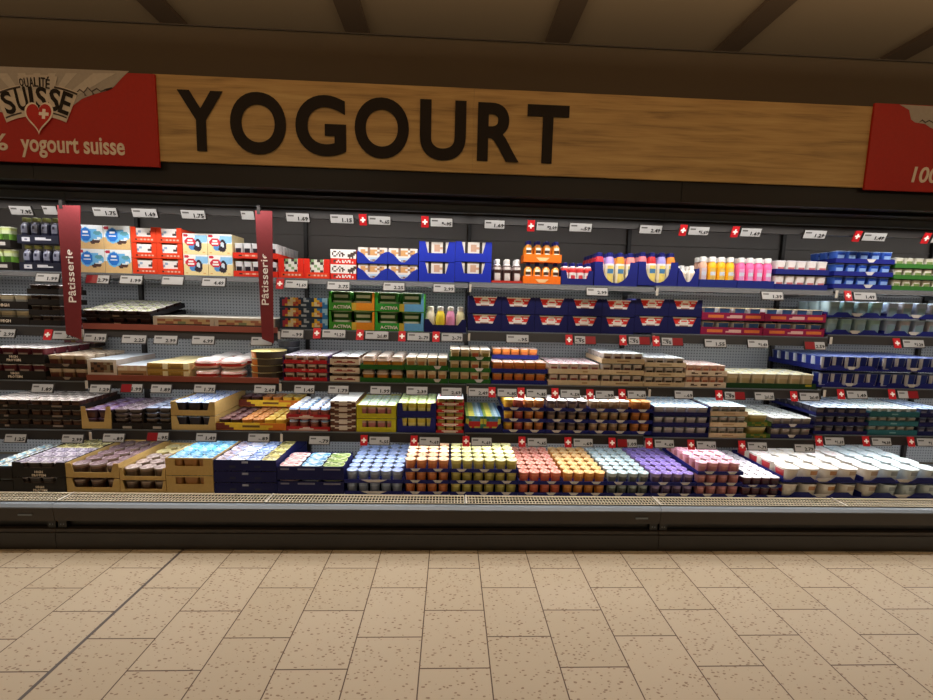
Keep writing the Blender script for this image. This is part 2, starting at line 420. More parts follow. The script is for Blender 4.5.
def stack(s, p0, p1, cols, layers, pitch, rows, spec, tray, short, traydesc, back=0., low=1, dz=0, words=None, textsize=.02, inner=1, rowspec=None, fill=1., reg=True, tilt=0, dp=None):
    """a pile of trays filled with containers, between the columns p0..p1 of the shelf's front edge"""
    Y = YF[s]+.004+back; x0, x1 = at(p0, VB[s], Y)[0], at(p1, VB[s], Y)[0]
    if reg: REG[s].append((x0, x1, short))
    z = zs(s, x0, x1)+.0045+dz
    W = x1-x0-.0012; cw = (W-.0072)/cols
    specs = spec if isinstance(spec, list) else [spec]
    fit = lambda q: dict(q, w=min(q['w'], (cw-.0012)/(1.02 if q.get('rim', 1) > 1 else 1)))
    specs = [fit(q) for q in specs]
    if rowspec: rowspec = {r: fit(q) for r, q in rowspec.items()}
    dpth = dp or max(q['w']*q.get('asp', 1)*1.02 for q in specs)+.002
    rows = max(1, min(rows, int((3.239-Y-.011)/dpth)))
    D = rows*dpth+.011
    tm = tray_mesh(W, D, tray) if tray else None
    cx = (x0+x1)/2; ct, st = math.cos(tilt), math.sin(tilt)
    def lean(x, y, q): return (x, Y+(y-Y)*ct-(q-z)*st, z+(y-Y)*st+(q-z)*ct)
    for l in range(layers):
        zl = z+l*pitch
        if tm:
            o = obj(tray.get('name', 'shipping_tray'), tm, None, lean(cx, Y, zl), (tilt, 0, 0))
            tag(o, '%s, %s%s' % (traydesc, SHELF[s], (', '+layer_word(l, layers)) if layers > 1 else ''), tray.get('cat', 'tray'), 'trays of '+short if layers > 1 else None)
            if words:
                for i, wd in enumerate(words):
                    lip = tray.get('lip', tray.get('H', .03))
                    text(wd, textsize, words_mat(tray), o, (tray.get('tx', 0)*W, -.0015, lip*tray.get('tz', .5)-(i-(len(words)-1)/2)*textsize*1.0), bold=.02, res=1)
        nr = rows if l == layers-1 else min(low, rows)
        for r in range(nr):
            for c in range(cols):
                sp = specs[c % len(specs)] if len(specs) > 1 else specs[0]
                if rowspec and r in rowspec: sp = rowspec[r]
                for q in range(inner):
                    zz = zl+.0035+q*(sp['h']+.001)
                    lab = place(short, s, l if inner == 1 else q, layers if inner == 1 else inner, r, rows, c, cols)
                    put(sp, lab, short+' on the '+SHELF[s], lean(x0+.0006+.0036+cw*(c+.5)+rnd.uniform(-.0008, .0008), Y+.005+dpth*(r+.5), zz), rnd.uniform(-.06, .06) if sp.get('n', 2) == 2 else 0, tilt)
def words_mat(tray): return tray.get('wm', CREAM)

def cartons(s, p0, p1, cols, layers, pitch, rows, name, art, pal, short, depth=.09, top='#ddd', side='#ccc', back=0., dz=0, gapx=.0015, inset=0, h=None, reg=True, low=1, mat=CARD, part=None):
    Y = YF[s]+.004+back; x0, x1 = at(p0, VB[s], Y)[0], at(p1, VB[s], Y)[0]
    if reg: REG[s].append((x0, x1, short))
    x0 += inset; x1 -= inset; Y += inset
    z = zs(s, x0, x1)+.0045+dz+(.0035 if inset else 0)
    cw = (x1-x0)/cols; h = h or pitch-.001
    meshes = []
    for a_ in (art if isinstance(art[0], (list, tuple)) else [art]):
        mb = MB(); mb.box(-cw/2+gapx, cw/2-gapx, 0, depth, 0, h, side, front=False, top=top if isinstance(top, str) else top[0])
        if not isinstance(top, str):
            n_ = len(top); w_ = cw-2*gapx
            for i_, tc in enumerate(top): mb.face([(-w_/2+w_*i_/n_, 0, h+.0003), (-w_/2+w_*(i_+1)/n_, 0, h+.0003), (-w_/2+w_*(i_+1)/n_, depth, h+.0003), (-w_/2+w_*i_/n_, depth, h+.0003)], tc)
        mb.art(-cw/2+gapx, cw/2-gapx, 0, h, 0, a_, pal); meshes.append(mb.mesh(name, mat))
    for l in range(layers):
        for r in range(rows if l == layers-1 else min(low, rows)):
            for c in range(cols):
                o = obj(name, meshes[(c+l) % len(meshes)], None, (x0+cw*(c+.5), Y+r*(depth+.002), z+l*pitch))
                tag(o, place(short, s, l, layers, r, rows, c, cols), name.replace('_', ' '), short+' on the '+SHELF[s])

def paint(nx, nz, bg, ops):
    g = [[bg]*nx for _ in range(nz)]
    for o in ops:
        for j in range(nz):
            for i in range(nx):
                x, y = (i+.5)/nx, (j+.5)/nz
                if o[0] == 'e' and ((x-o[1])/o[3])**2+((y-o[2])/o[4])**2 <= 1: g[j][i] = o[5]
                if o[0] == 'r' and o[1] <= x < o[3] and o[2] <= y < o[4]: g[j][i] = o[5]
    return [''.join(q) for q in g]
BL, NV, KR, BG, GR, BK, CR = '#0f1766', '#090d4c', '#c0a164', '#c9b493', '#1d5a1c', '#1d1713', '#8e1444'
def cup(w, h, body, lid, kind='yogurt_cup', **k):
    return dict(kind=kind, w=w, h=h, body=body, lid=lid, **k)
def bottle(w, h, body, capcol, kind='drink_bottle', **k):
    d = dict(kind=kind, w=w, h=h, body=body, lid=capcol, lidname='cap', lidmat=PLAS, seg=14,
             prof=[(0, .9), (.03, 1), (.2, 1), (.4, 1), (.55, 1), (.66, .97), (.74, .8), (.80, .56), (.84, .54)],
             cap=[(.83, .60), (.98, .60), (1, .5)], rows=(1, 5))
    d.update(k); return d

# ================================================================== bottom deck
RY = .0725
def fruit(body, lid, pat=None, patch=None, **k): return cup(.0735, .073, body, lid, lidpat=pat, patch=patch, rimcol=lid, taper=.78, rim=1.0, pa=1.0, **k)
BT = dict(c=BL, H=.024, tri=1, name='shipping_tray', triw=.28)
def bt(n, c=BL, **k): return dict(c=c, H=.024, tri=n, triw=.45, **k)
foil = lambda kind, w, h, body, lid, pat, asp=1.0, **k: cup(w, h, body, lid, kind=kind, n=5, lidpat=pat, asp=asp, seg=20, **k)
# dark left end
stack(5, -16, 14, 2, 2, .085, 6, foil('dessert_pack', .098, .078, '#241c18', '#b8c4cc', ['#dfe8ee', '#5aa7c8', '#2f3640', '#c9b06a', '#e8e8e8'], asp=.75), dict(c=BK, H=.075, lip=.07), 'pale foiled dessert pack', 'black tray of foiled dessert packs')
stack(5, 14.5, 67, 4, 2, .098, 6, foil('foil_pack', .077, .088, '#2c211c', '#ded6dc', ['#b4acb8', '#7c6c88', '#5a4c64', '#d0ccd0', '#3c3440'], asp=1.15, bands={3: '#6a5a50'}), dict(c=BK, H=.095, front='u', lip=.058, q=.16, name='display_tray', cat='tray', tz=.4), 'lilac and silver foil pack', 'black HIGH PROTEIN display tray', words=['HIGH', 'PROTEIN'], textsize=.021, rowspec={3: foil('foil_pack', .077, .088, '#2c211c', '#e6dcae', ['#c8bc84', '#a0924c', '#d8d4b0', '#5c5430'], asp=1.15), 4: foil('foil_pack', .077, .088, '#2c211c', '#e6dcae', ['#c8bc84', '#a0924c', '#d8d4b0', '#5c5430'], asp=1.15), 5: foil('foil_pack', .077, .088, '#22301f', '#40563c', ['#40563c', '#26331f', '#6c7c66'], asp=1.15)})
CH = cup(.092, .075, '#3a2318', '#8a7478', kind='dessert_cup', lidpat=['#8a7074', '#6d565c', '#a59498', '#594048'], bands={4: '#6a4a38', 5: '#9a8878'}, taper=.86)
stack(5, 67.5, 120.5, 3, 2, .098, 5, CH, dict(c=KR, H=.092, front='u', lip=.034, q=.10, e=.05, name='display_tray'), 'dark chocolate cup in kraft tray', 'kraft display tray with wide cut-out')
CH2 = cup(.098, .068, '#46301f', '#90807c', kind='dessert_cup', lidpat=['#9a8a88', '#7d6a68', '#b5a8a4'], bands={4: '#6c5440', 5: '#a09080'}, taper=.86)
CRM = cup(.098, .068, '#b9a66c', '#e6d79a', kind='dessert_cup', lidpat=['#efe2a6', '#e0cf88', '#f2e9bd'], taper=.86)
stack(5, 121, 166.5, 3, 2, .084, 5, CH2, dict(c=KR, H=.080, front='u', lip=.026, q=.05, e=.04, name='display_tray'), 'brown dessert cup with mauve lid', 'kraft display tray of brown cups', rowspec={3: CRM, 4: CRM})
stack(5, 167, 214, 3, 2, .118, 5, foil('dessert_pack', .098, .106, '#a06c34', '#58b4e0', ['#2484bc', '#54a8d4', '#94c8e0', '#c8dce4', '#14649c'], asp=.8), dict(c=KR, H=.114, front='win', win=(.2, .80, .52, .92), name='display_tray'), 'sky blue foiled dessert pack', 'kraft tray with a row of windows')
W1 = lambda a, p: foil('dessert_pack', .094, .066, '#23285a', a, p, asp=.95)
stack(5, 214.5, 277, 4, 3, .0755, 6, [W1('#e8e2ea', ['#d0c8d0', '#a89cb4', '#7c94c8', '#6a4a40']), W1('#dfe4f2', ['#c4cce0', '#7890cc', '#d8d4dc', '#3c3c54']), W1('#a6bdea', ['#7c98d0', '#a4b8e0', '#d0d8e8', '#4460a4']), W1('#e4dd9a', ['#c4bc70', '#a09444', '#dcd8b4', '#5c5024'])], dict(c=NV, H=.071, lip=.071, art=['....w....', '.........', '..o...o..', '.........'], pal={'.': NV, 'w': '#9aa0b8', 'o': '#2a2c44'}), 'striped foil dessert pack', 'tall navy tray of dessert packs')
stack(5, 277.5, 344, 3, 2, .096, 3, [foil('dessert_pack', .13, .086, '#3a3f70', '#f0d8da', ['#dcc0c0', '#c88c90', '#e4dcd8', '#a45454'], asp=.6), foil('dessert_pack', .13, .086, '#3a3f70', '#cfe4f2', ['#b4ccdc', '#5c9cc4', '#d8e0e4', '#3474a4'], asp=.6), foil('dessert_pack', .13, .086, '#3a3f70', '#dce8b8', ['#c0cc94', '#8ca850', '#d8dcc4', '#587430'], asp=.6)], dict(c=NV, H=.090, lip=.084, art=['w.ww.ww', '.......', '.......', '.......', '.......', '.......'], pal={'.': NV, 'w': '#7a7a94'}), 'pastel foil dessert pack', 'low navy tray of pastel packs')
# fruit yogurts
stack(5, 344.5, 403, 5, 2, .0775, 7, fruit('#9aa6bc', '#a9bff0', ['#9db6ee', '#b7caf4', '#86a2e4', '#c6d4f6'], patch='#7e8496'), bt(1), 'pale blue yogurt cup', 'blue tray of pale blue yogurt cups')
PE = ['#ffd7a8', '#ffe6c4', '#f6bf92', '#ffd0b0']
stack(5, 403.5, 449, 4, 3, .0775, 6, fruit('#d98a50', '#ffd9b4', PE, patch='#c8703c'), bt(2), 'peach yogurt cup', 'blue tray of peach yogurt cups')
stack(5, 449.5, 517.5, 6, 3, .0775, 6, fruit('#c9bd62', '#f0efb0', ['#f4f2b8', '#e6e69a', '#f8f6cc', '#dcdc8a'], patch='#a89a48'), bt(3), 'lemon yellow yogurt cup', 'blue tray of lemon yellow yogurt cups')
stack(5, 518, 562, 4, 2, .0775, 7, fruit('#e07a58', '#f0a494', ['#f4b0a0', '#e88474', '#f6c4b4', '#dc6c60'], patch='#c85c40'), bt(2), 'coral red yogurt cup', 'blue tray of coral red yogurt cups')
stack(5, 562.5, 606.5, 4, 2, .0775, 7, fruit('#e09a48', '#f6cf92', ['#f8d69c', '#f0ba74', '#fae4ba', '#e8a860'], patch='#c87c30'), bt(2), 'apricot orange yogurt cup', 'blue tray of apricot yogurt cups')
stack(5, 607, 650.5, 4, 2, .0775, 7, fruit('#aab6b4', '#cfe4ea', ['#d8eaf0', '#b4d2de', '#e8f2f4', '#9cc2d4'], patch='#585c58'), bt(2), 'icy white yogurt cup', 'blue tray of icy white yogurt cups')
stack(5, 651, 695.5, 4, 2, .0775, 7, fruit('#9a86b0', '#a48fe0', ['#b09ce8', '#8870cc', '#c8baf0', '#6c56b4'], patch='#54405c'), bt(2), 'violet yogurt cup', 'blue tray of violet yogurt cups')
stack(5, 696, 741.5, 4, 3, .0775, 6, fruit('#dc9aa0', '#f2c4d4', ['#f4ccd8', '#e8a4bc', '#f8dce4', '#d890ac'], patch='#c07a78'), bt(2), 'rose pink yogurt cup', 'blue tray of rose pink yogurt cups')
stack(5, 742, 781, 4, 2, .070, 8, cup(.068, .062, '#5c2c38', '#e9e6f2', kind='berry_yogurt_cup', n=4, lidpat=['#f2eef6', '#d4cede', '#3c3858', '#f6f4fa'], taper=.8, patch='#3c1a28'), dict(c=BL, H=.018, tri=2, triw=.5), 'maroon berry yogurt cup', 'blue tray of maroon berry cups')
TUB = lambda lid, pat, patch, body='#e8e0d4': cup(.122, .088, body, lid, kind='yogurt_tub', n=3, lidpat=pat, patch=patch, seg=24, taper=.84, rows=(3, 5), pa=.42, pc=.3, lidmat=PLAS, ring=True, rim=1.02)
T1 = dict(TUB('#f4f0ec', ['#f6f2ee', '#f4ece8', '#efc8c4', '#f8f6f2'], '#b02a30'), pc=-1.45, pa=.55, rows=(1, 5)); T2 = TUB('#f4f0ea', ['#f6f2ec', '#f2e6d0', '#f8f6f2'], '#c08a58'); T3 = TUB('#f2f0f0', ['#f6f4f2', '#ecd8d8', '#f8f6f6'], '#b8a088')
T4 = TUB('#dcecf2', ['#e2f0f6', '#bcdcea', '#f2f8fa'], '#8c98a0', '#c8d4d8')
stack(5, 781.5, 861, 4, 2, .108, 5, [T1, T2, T2, T3], dict(c=BL, H=.040, front='scallop', lip=.040, tri=1, triw=.22), 'white yogurt tub', 'blue tray of white yogurt tubs')
stack(5, 861.5, 943, 4, 2, .108, 5, [T3, T4, T4, T4], dict(c=BL, H=.040, front='scallop', lip=.040, tri=1, triw=.22), 'bluish white yogurt tub', 'blue tray of bluish white tubs')

# ================================================================== fourth shelf
SV = ['#a8a09a', '#6c605a', '#d0cac6', '#4a3c34', '#8c8078', '#3a2c24']
def dk(w, h, kind='dessert_pot', body='#33211a', pat=SV, patch='#5a4034', **k): return foil(kind, w, h, body, '#d0c8c2', pat, patch=patch, pa=.5, **k)
stack(4, -14, 30, 4, 3, .066, 5, dk(.068, .056), dict(c=BK, H=.030, art=['....w....', '.........'], pal={'.': BK, 'w': '#8a7d74'}), 'dark dessert pot with silver foil', 'black tray of dark dessert pots')
stack(4, 30.5, 82, 5, 3, .066, 5, dk(.064, .056, body='#3a2016', patch='#6c4a38'), dict(c=BK, H=.030, art=['....ww...', '.........'], pal={'.': BK, 'w': '#8a7d74'}), 'dark brown dessert pot', 'black tray of dark brown dessert pots')
stack(4, 82.5, 112, 2, 1, .15, 4, foil('dessert_pot', .087, .060, '#3a1c2c', '#6a5080', ['#7a5c90', '#4c3658', '#b8a8c4', '#6a4030'], patch='#5a3428', pa=.6), dict(c=KR, H=.148, front='u', lip=.045, q=.14, e=.10, side=.11, name='display_tray'), 'purple foiled dessert pot', 'kraft display tray with deep U-shaped cut-out', inner=2)
PKA = ['#8a8078', '#d2ccca', '#54443c', '#b0a49c']
stack(4, 112.5, 143, 2, 1, .15, 4, foil('cream_dessert', .088, .031, '#2a1d18', '#9c8c94', ['#a89aa4', '#6c5864', '#c8bec4', '#382a2c'], bands={4: '#6c6058', 3: '#57493f'}), dict(c=BK, H=.040, front='low', lip=.040, side=.120, back=.120, art=['.........', '...www...'], pal={'.': BK, 'w': '#b4aca4'}, name='display_tray'), 'flat cream dessert with mauve foil', 'black display tray of flat cream desserts', inner=4)
stack(4, 143.5, 171.5, 2, 1, .15, 4, foil('cream_dessert', .080, .034, '#2a1d18', '#8c98b4', ['#a4b0c8', '#5c6c94', '#d2d8e4', '#34384c'], bands={4: '#72665e', 3: '#57493f'}), dict(c=BK, H=.042, front='low', lip=.042, side=.135, back=.135, art=['.........', '...www...'], pal={'.': BK, 'w': '#b4aca4'}, name='display_tray'), 'flat cream dessert with slate foil', 'taller black display tray of flat desserts', inner=4)
stack(4, 172, 216, 3, 2, .098, 5, foil('pudding_pack', .086, .084, '#221d2c', '#b4c8f0', ['#c6d6f4', '#7c9ce0', '#eef2fa', '#4c6cb8', '#dce4f4'], asp=.9), dict(c=KR, H=.094, front='u', lip=.036, q=.12, e=.05, name='display_tray'), 'blue foiled pudding pack', 'kraft display tray of pudding packs')
def pud(b, l, p): return cup(.068, .068, b, l, kind='pudding_cup', n=3, lidpat=p, taper=.8)
P6 = [pud('#3a1d14', '#6a4048', ['#7a5058', '#4c2c30', '#a88c8c'])]*2 + [pud('#b8742c', '#d88c4c', ['#e09a5c', '#b86a34', '#e8b88c'])]*2 + [pud('#d8ac3a', '#ecc95c', ['#f0d268', '#d8a83c', '#f4e098'])]*2
CT = dict(c='#a8541c', H=.050, side=.050, pf=[(.2, '#6a2a1c'), (.7, '#d8b42c'), (1, '#cc6a1c')], art=['bbyyyyyyyyooo', 'bbbyyykkkkyyyooo', 'bbbbyyyyyyyyoooo'], pal={'b': '#6a2a1c', 'y': '#dcb830', 'o': '#cc701e', 'k': '#6a4a1c'}, ab=(0, 1, .08, 1))
stack(4, 216.5, 286, 6, 1, .09, 5, P6, CT, 'custard pudding cup', 'yellow and orange tray of pudding cups')
stack(4, 240, 303, 6, 1, .09, 2, [dict(q, kind='pudding_cup') for q in P6], CT, 'rear custard pudding cup', 'raised yellow and orange rear tray', back=.30, dz=.085, reg=False)
DOME = dict(cap=[(.70, .98), (.76, .98), (.84, .80), (.93, .70), (1, .35)], capn=2)
stack(4, 286.5, 330, 4, 2, .083, 5, [cup(.064, .078, '#7a4a40', '#f0f0f4', kind='domed_yogurt_cup', capbands={0: '#d0d8e8', 1: '#a9c0e8', 2: '#fafafa'}, prof=[(0, .78), (.2, .82), (.4, .88), (.55, .92), (.70, .96)], rows=(1, 3), patch='#a85c4c', **DOME), cup(.064, .078, '#7a4a40', '#e8f0fa', kind='domed_yogurt_cup', capbands={0: '#c8dcf0', 1: '#6ca4dc', 2: '#e8f2fa'}, prof=[(0, .78), (.2, .82), (.4, .88), (.55, .92), (.70, .96)], rows=(1, 3), patch='#a85c4c', **DOME)], dict(c='#a01a20', H=.030, art=['rrrrwwrrrrr', 'rrrwwwwrrrr', 'ccccccccccc'], pal={'r': '#a81c22', 'w': '#d8c0b4', 'c': '#c8a898'}), 'white domed topping yogurt', 'red tray of domed topping yogurts')
BRA = ['wwbbwwwwbbww', 'bbwwwwwwwwbb', 'bbbbwwwwbbbb', 'rbbbbbbbbbbr']
cartons(4, 330.5, 356, 1, 5, .042, 4, 'printed_dessert_pack', BRA, {'w': '#cfc0b0', 'b': '#5a3424', 'r': '#3c2016'}, 'brown and white patterned pack', depth=.09, top='#e4e4e0', side='#6a4a3a')
stack(4, 356.5, 396, 4, 2, .094, 5, foil('dessert_multipack', .062, .084, '#c8a898', '#cfe0b8', ['#dcead0', '#9cc48c', '#eef4ea', '#8cb4d0', '#d8d868'], patch='#b86c74', asp=1), dict(c='#bdb31e', H=.090, front='win', win=(.14, .88, .34, .86), name='display_tray'), 'green foiled dessert pack', 'yellow display tray with windows')
stack(4, 397, 435.5, 4, 2, .104, 5, foil('dessert_multipack', .060, .094, '#d0c04c', '#dcecac', ['#e4f0b8', '#b8d67c', '#f2f6dc', '#9cc468'], patch='#e4dc8c'), dict(c=BL, H=.100, front='u', lip=.045, q=.12, e=.03, name='display_tray'), 'pale yellow dessert pack', 'navy display tray of yellow packs')
stack(4, 436, 463.5, 3, 5, .0475, 5, foil('layered_cup', .059, .042, '#8a8a3c', '#dfe8f0', ['#e8f0f4', '#b8d4e8', '#f6f6f4', '#d84c4c'], patch='#c8b45c'), dict(c='#b41a22', H=.020, sc='#c8242c', art=['rrwwwwwwwwrr', 'rrrwwwwwwrrr'], pal={'r': '#b81c24', 'w': '#d8c8bc'}), 'green and yellow cup', 'red and white cup tray')
cartons(4, 464.5, 501.5, 2, 1, .118, 8, 'yogurt_box', ['gbbgbg', 'ygbbby', 'yrrrry', 'grrrrg', 'yyryyg', 'gyyygg'], {'g': '#3c7a5c', 'b': '#4c84b4', 'y': '#c8c04c', 'r': '#b8282c'}, 'striped yogurt box', depth=.048, top=['#7c9c4c', '#d0cc58', '#c4c85c', '#8cb0b8', '#b8d0dc', '#6c94b8'], side='#6ca0b8', inset=.006, h=.108)
def plain_tray(s, p0, p1, t, depth, label, back=0., dz=0, cat='tray'):
    Y = YF[s]+.004+back; x0, x1 = at(p0, VB[s], Y)[0], at(p1, VB[s], Y)[0]
    tag(obj(t.get('name', 'shipping_tray'), tray_mesh(x1-x0-.002, depth, t), None, ((x0+x1)/2, Y, zs(s, x0, x1)+.0045+dz)), label+', '+SHELF[s], cat)
plain_tray(4, 464, 502, dict(c=NV, H=.062, front='u', lip=.030, q=.06, e=.10, side=.05), .42, 'navy tray of striped yogurt boxes')
qc = lambda b, l, p, patch: cup(.0665, .070, b, l, kind='small_yogurt_cup', lidpat=p, patch=patch, taper=.82, pa=.8)
Q = [qc('#d8a830', '#f0d488', ['#f2dc98', '#e4bc5c'], '#c88428'), qc('#b8584c', '#f0dcd0', ['#f4e4dc', '#e0a89c'], '#983c38'), qc('#d89858', '#f6ead8', ['#f8f0e2', '#e8c49c'], '#b86c34'), qc('#cc8444', '#f4e8d8', ['#f6eee0', '#e4bc94'], '#a85c2c')]
stack(4, 502.5, 545, 4, 3, .0775, 5, Q, bt(2, triw2=0), 'yellow to orange yogurt cup', 'blue tray of yellow to orange yogurt cups')
DQ = [qc('#4c3a40', '#eeeaea', ['#f4f0f0', '#c8c0c4', '#fafafa'], '#8a7464'), qc('#57443f', '#f0eeee', ['#f4f0f0', '#d2ccce'], '#8c7060')]
stack(4, 545.5, 588, 4, 3, .0775, 5, DQ, bt(2), 'dark yogurt cup with white lid', 'blue tray of dark white-lidded cups')
LQ = [qc('#a89078', '#f2f0ee', ['#f6f4f2', '#dcd4d0'], '#8a6a4c'), qc('#b89a78', '#f2f0ee', ['#f6f4f2', '#e0d6c8'], '#946c44')]
stack(4, 588.5, 630, 4, 3, .0775, 5, LQ, bt(2), 'beige brown yogurt cup', 'blue tray of beige brown cups')
stack(4, 630.5, 651.5, 2, 3, .0775, 5, qc('#c47a38', '#e8a468', ['#f0b880', '#d88c4c', '#f4d0a4'], '#9c5824'), bt(1), 'orange brown yogurt cup', 'narrow blue tray of orange brown cups')
IB = ['#dcecf4', '#a8cce4', '#f4f8fa', '#78a8d0', '#eef4f8', '#5c7c98']
stack(4, 652, 708.5, 5, 3, .073, 6, foil('yogurt_pot', .071, .062, '#b8b4ba', '#dbe9f2', IB, patch='#a49ca8'), dict(c=NV, H=.070, lip=.030, side=.070, back=.070), 'white square pot', 'navy crate of white pots')
stack(4, 709, 746, 4, 3, .077, 5, foil('yogurt_pot', .058, .064, '#9a938c', '#c4e2f0', ['#d2ecf6', '#9cd0e8', '#f0f8fa', '#e8f2f6'], patch='#54524c', pa=.6), dict(c=BG, H=.032, art=['.........', '...kkk...', '.........'], pal={'.': BG, 'k': '#a08460'}), 'small pot with bluish foil', 'beige tray of small foiled pots')
stack(4, 746.5, 770.5, 1, 2, .086, 3, foil('wide_yogurt_cup', .145, .074, '#c8b87c', '#e8e8d0', ['#ecead0', '#d8dcc8', '#f4f2e4', '#8c9484'], patch='#a89450'), dict(c='#3a5c14', H=.030, art=['.y..yy.', '..yy.y.'], pal={'.': '#34581a', 'y': '#7c7420'}), 'wide cream yogurt cup', 'green and yellow tray')
stack(4, 771, 812.5, 4, 2, .077, 6, foil('yogurt_pot', .065, .064, '#9a908c', '#e8eeec', ['#f0f4f2', '#c4ced0', '#f8faf8', '#2c3850'], patch='#78706c', pa=.7), dict(c=NV, H=.028, tri=1, triw=.2), 'pale square pot', 'navy tray with two layers of pale yogurts')
stack(4, 813.3, 867, 5, 3, .0665, 6, foil('yogurt_pot', .066, .056, '#34303c', '#b8cce4', ['#c8daec', '#7c9cc8', '#eaf0f6', '#3c4c7c', '#dce6f0'], patch='#7c7478', pa=.4), dict(c=NV, H=.024), 'dark square pot', 'navy tray of dark pots')
stack(4, 867.5, 917, 5, 3, .0665, 6, foil('yogurt_pot', .060, .056, '#a8a49c', '#d8e8ec', ['#e2eef2', '#a8ccd8', '#f4f8f8', '#4c6c7c'], patch='#4c6468', pa=.4), dict(c='#24616a', H=.036, art=['.......', '...w...', '.......'], pal={'.': '#24616a', 'w': '#7ca4a8'}), 'grey square pot', 'teal tray of grey pots')
stack(4, 917.5, 946, 3, 3, .0665, 5, foil('yogurt_pot', .058, .056, '#3a4064', '#a4bcdc', ['#b8cce4', '#5c7cb4', '#dce6f0'], patch='#8a90a8', pa=.4), dict(c=NV, H=.030), 'slate blue pot', 'navy tray at the far right')

# ================================================================== third shelf
stack(3, -14, 46.5, 4, 2, .108, 4, foil('pudding_tub', .088, .096, '#5a1c28', '#e0dcd8', ['#c4c0bc', '#807874', '#dcd8d6', '#54484a'], patch='#6c2430', txt='#b8a8a4', pa=.6), dict(c=BK, H=.058, tz=.55), 'dark red pudding tub', 'black HIGH PROTEIN tray of puddings', words=['HIGH', 'PROTEIN'], textsize=.022)
stack(3, 47, 88, 3, 2, .086, 4, foil('dessert_pot', .083, .074, '#7a5a40', '#c8b49c', ['#d8c8b0', '#a88c70', '#e8dccc', '#6a4c38'], bands={4: '#b8a48c', 5: '#d0bca4'}, patch='#5a2c24', pa=.5), dict(c='#2c1c14', H=.024, tri=1, tc='#8c7c6c', triw=.2), 'brown pot with beige top', 'brown tray of beige topped pots')
stack(3, 63.5, 98, 3, 3, .09, 1, foil('dessert_pot', .083, .078, '#8a6a3c', '#c8b49c', ['#d8c8b0', '#a88c70', '#6a4c38'], patch='#5c2c30', pa=.5), dict(c='#2c1c14', H=.024), 'golden brown dessert pot', 'brown tray behind the beige topped pots', back=.36, reg=False)
cartons(3, 88.5, 118, 1, 1, .12, 1, 'pastry_box', ['wwwwwwwww', 'wbkbbgbgw', 'wbbkbbgkw', 'wkbbkbgkw', 'wbkbbggbw', 'wwwwwwwww', 'ttttttttt'], {'w': '#cfc2b4', 'b': '#6a4a34', 'k': '#2c1e18', 'g': '#86785f', 't': '#b47c64'}, 'pastry box with brown window', depth=.36, top='#c4ccd4', side='#a89c94')
cartons(3, 118.5, 147.5, 1, 1, .085, 1, 'pastry_box', ['ppcpcpcpp', 'cccpcpccc', 'bbbbbbbbb', 'bkkkkkkkb', 'ccccccccc'], {'p': '#c8a890', 'c': '#d2bfa4', 'b': '#a07c54', 'k': '#6a4c2c'}, 'low clear pastry box', depth=.38, top='#b8c0c8', side='#b4a490')
cartons(3, 148, 189.5, 2, 2, .052, 5, 'sponge_cake', ['ggggggcc', 'gGGGGgcc', 'bbbbbbcc', 'gggggggg'], {'g': '#a8843c', 'G': '#8c6a24', 'c': '#e4d8b0', 'b': '#7c5a2c'}, 'golden sponge cake slice pack', depth=.075, top='#efe0b0', side='#cbb27a', low=2)
stack(3, 190, 242, 2, 2, .070, 4, cup(.150, .066, '#c8543c', '#e8e2e0', kind='domed_dessert', n=2.6, prof=[(0, .92), (.2, .98), (.4, .98), (.5, .99)], rows=(1, 3), patch='#b82c24', bands={0: '#e0c0ac', 2: '#e8e0dc'}, cap=[(.5, 1), (.56, 1), (.7, .92), (.86, .78), (.96, .55), (1, .2)], capbands={0: '#e8e0dc', 1: '#d0a09a', 2: '#e0d8d4', 3: '#ece8e6'}, lidname='dome_lid', seg=20), None, 'red and white domed dessert', '', dp=.145)
stack(3, 243, 281, 1, 4, .047, 1, cup(.232, .044, '#4c4236', '#e2cd84', kind='round_tart', seg=28, taper=.93, patch='#c87424', pa=.36, pc=-.75, rows=(0, 6), lidpat=['#e6d28c', '#d4bc6c', '#efe0a8'], rimcol='#8c8060', ring=True), None, 'round tart with orange sticker', '')
stack(3, 274, 297, 1, 5, .047, 1, cup(.165, .044, '#34343a', '#9a9ea4', kind='round_tart', seg=24, taper=.93, lidpat=['#a4a8ae', '#7c8086', '#c0c4c8']), None, 'grey lidded round tart', '', back=.24, reg=False)
stack(3, 283, 328.5, 4, 3, .0575, 5, foil('snack_cup', .064, .050, '#c8b8a8', '#e0dce6', ['#ece8f0', '#c0b4c8', '#f6f4f6', '#8c7ca0'], patch='#5a3a2c', pa=.6), dict(c='#b01820', H=.024, side=.052, sc='#3c1c4c', front='u', lip=.024, q=.0, e=.03, pf=[(.04, '#3c1c4c'), (.96, '#b01820'), (1, '#3c1c4c')], art=['rrrrwrwrrr', 'rrrrrrrrrr'], pal={'r': '#b01820', 'w': '#d89c8c'}, ab=(.1, .9, .1, .95)), 'brown and white snack cup', 'red tray with purple corners')
CRT = dict(c='#d2c0ac', H=.036, art=['..........', '..oo..oo..', '.oooooooo.', '..........'], pal={'.': '#d2c0ac', 'o': '#8c3c34'})
stack(3, 330, 359.5, 2, 3, .0575, 4, foil('foiled_cup', .088, .050, '#6c5040', '#eef0f2', ['#f6f8f8', '#d4d8dc', '#fafafa', '#a8acb0']), CRT, 'white foiled bakery cup', 'cream tray with red oval prints')
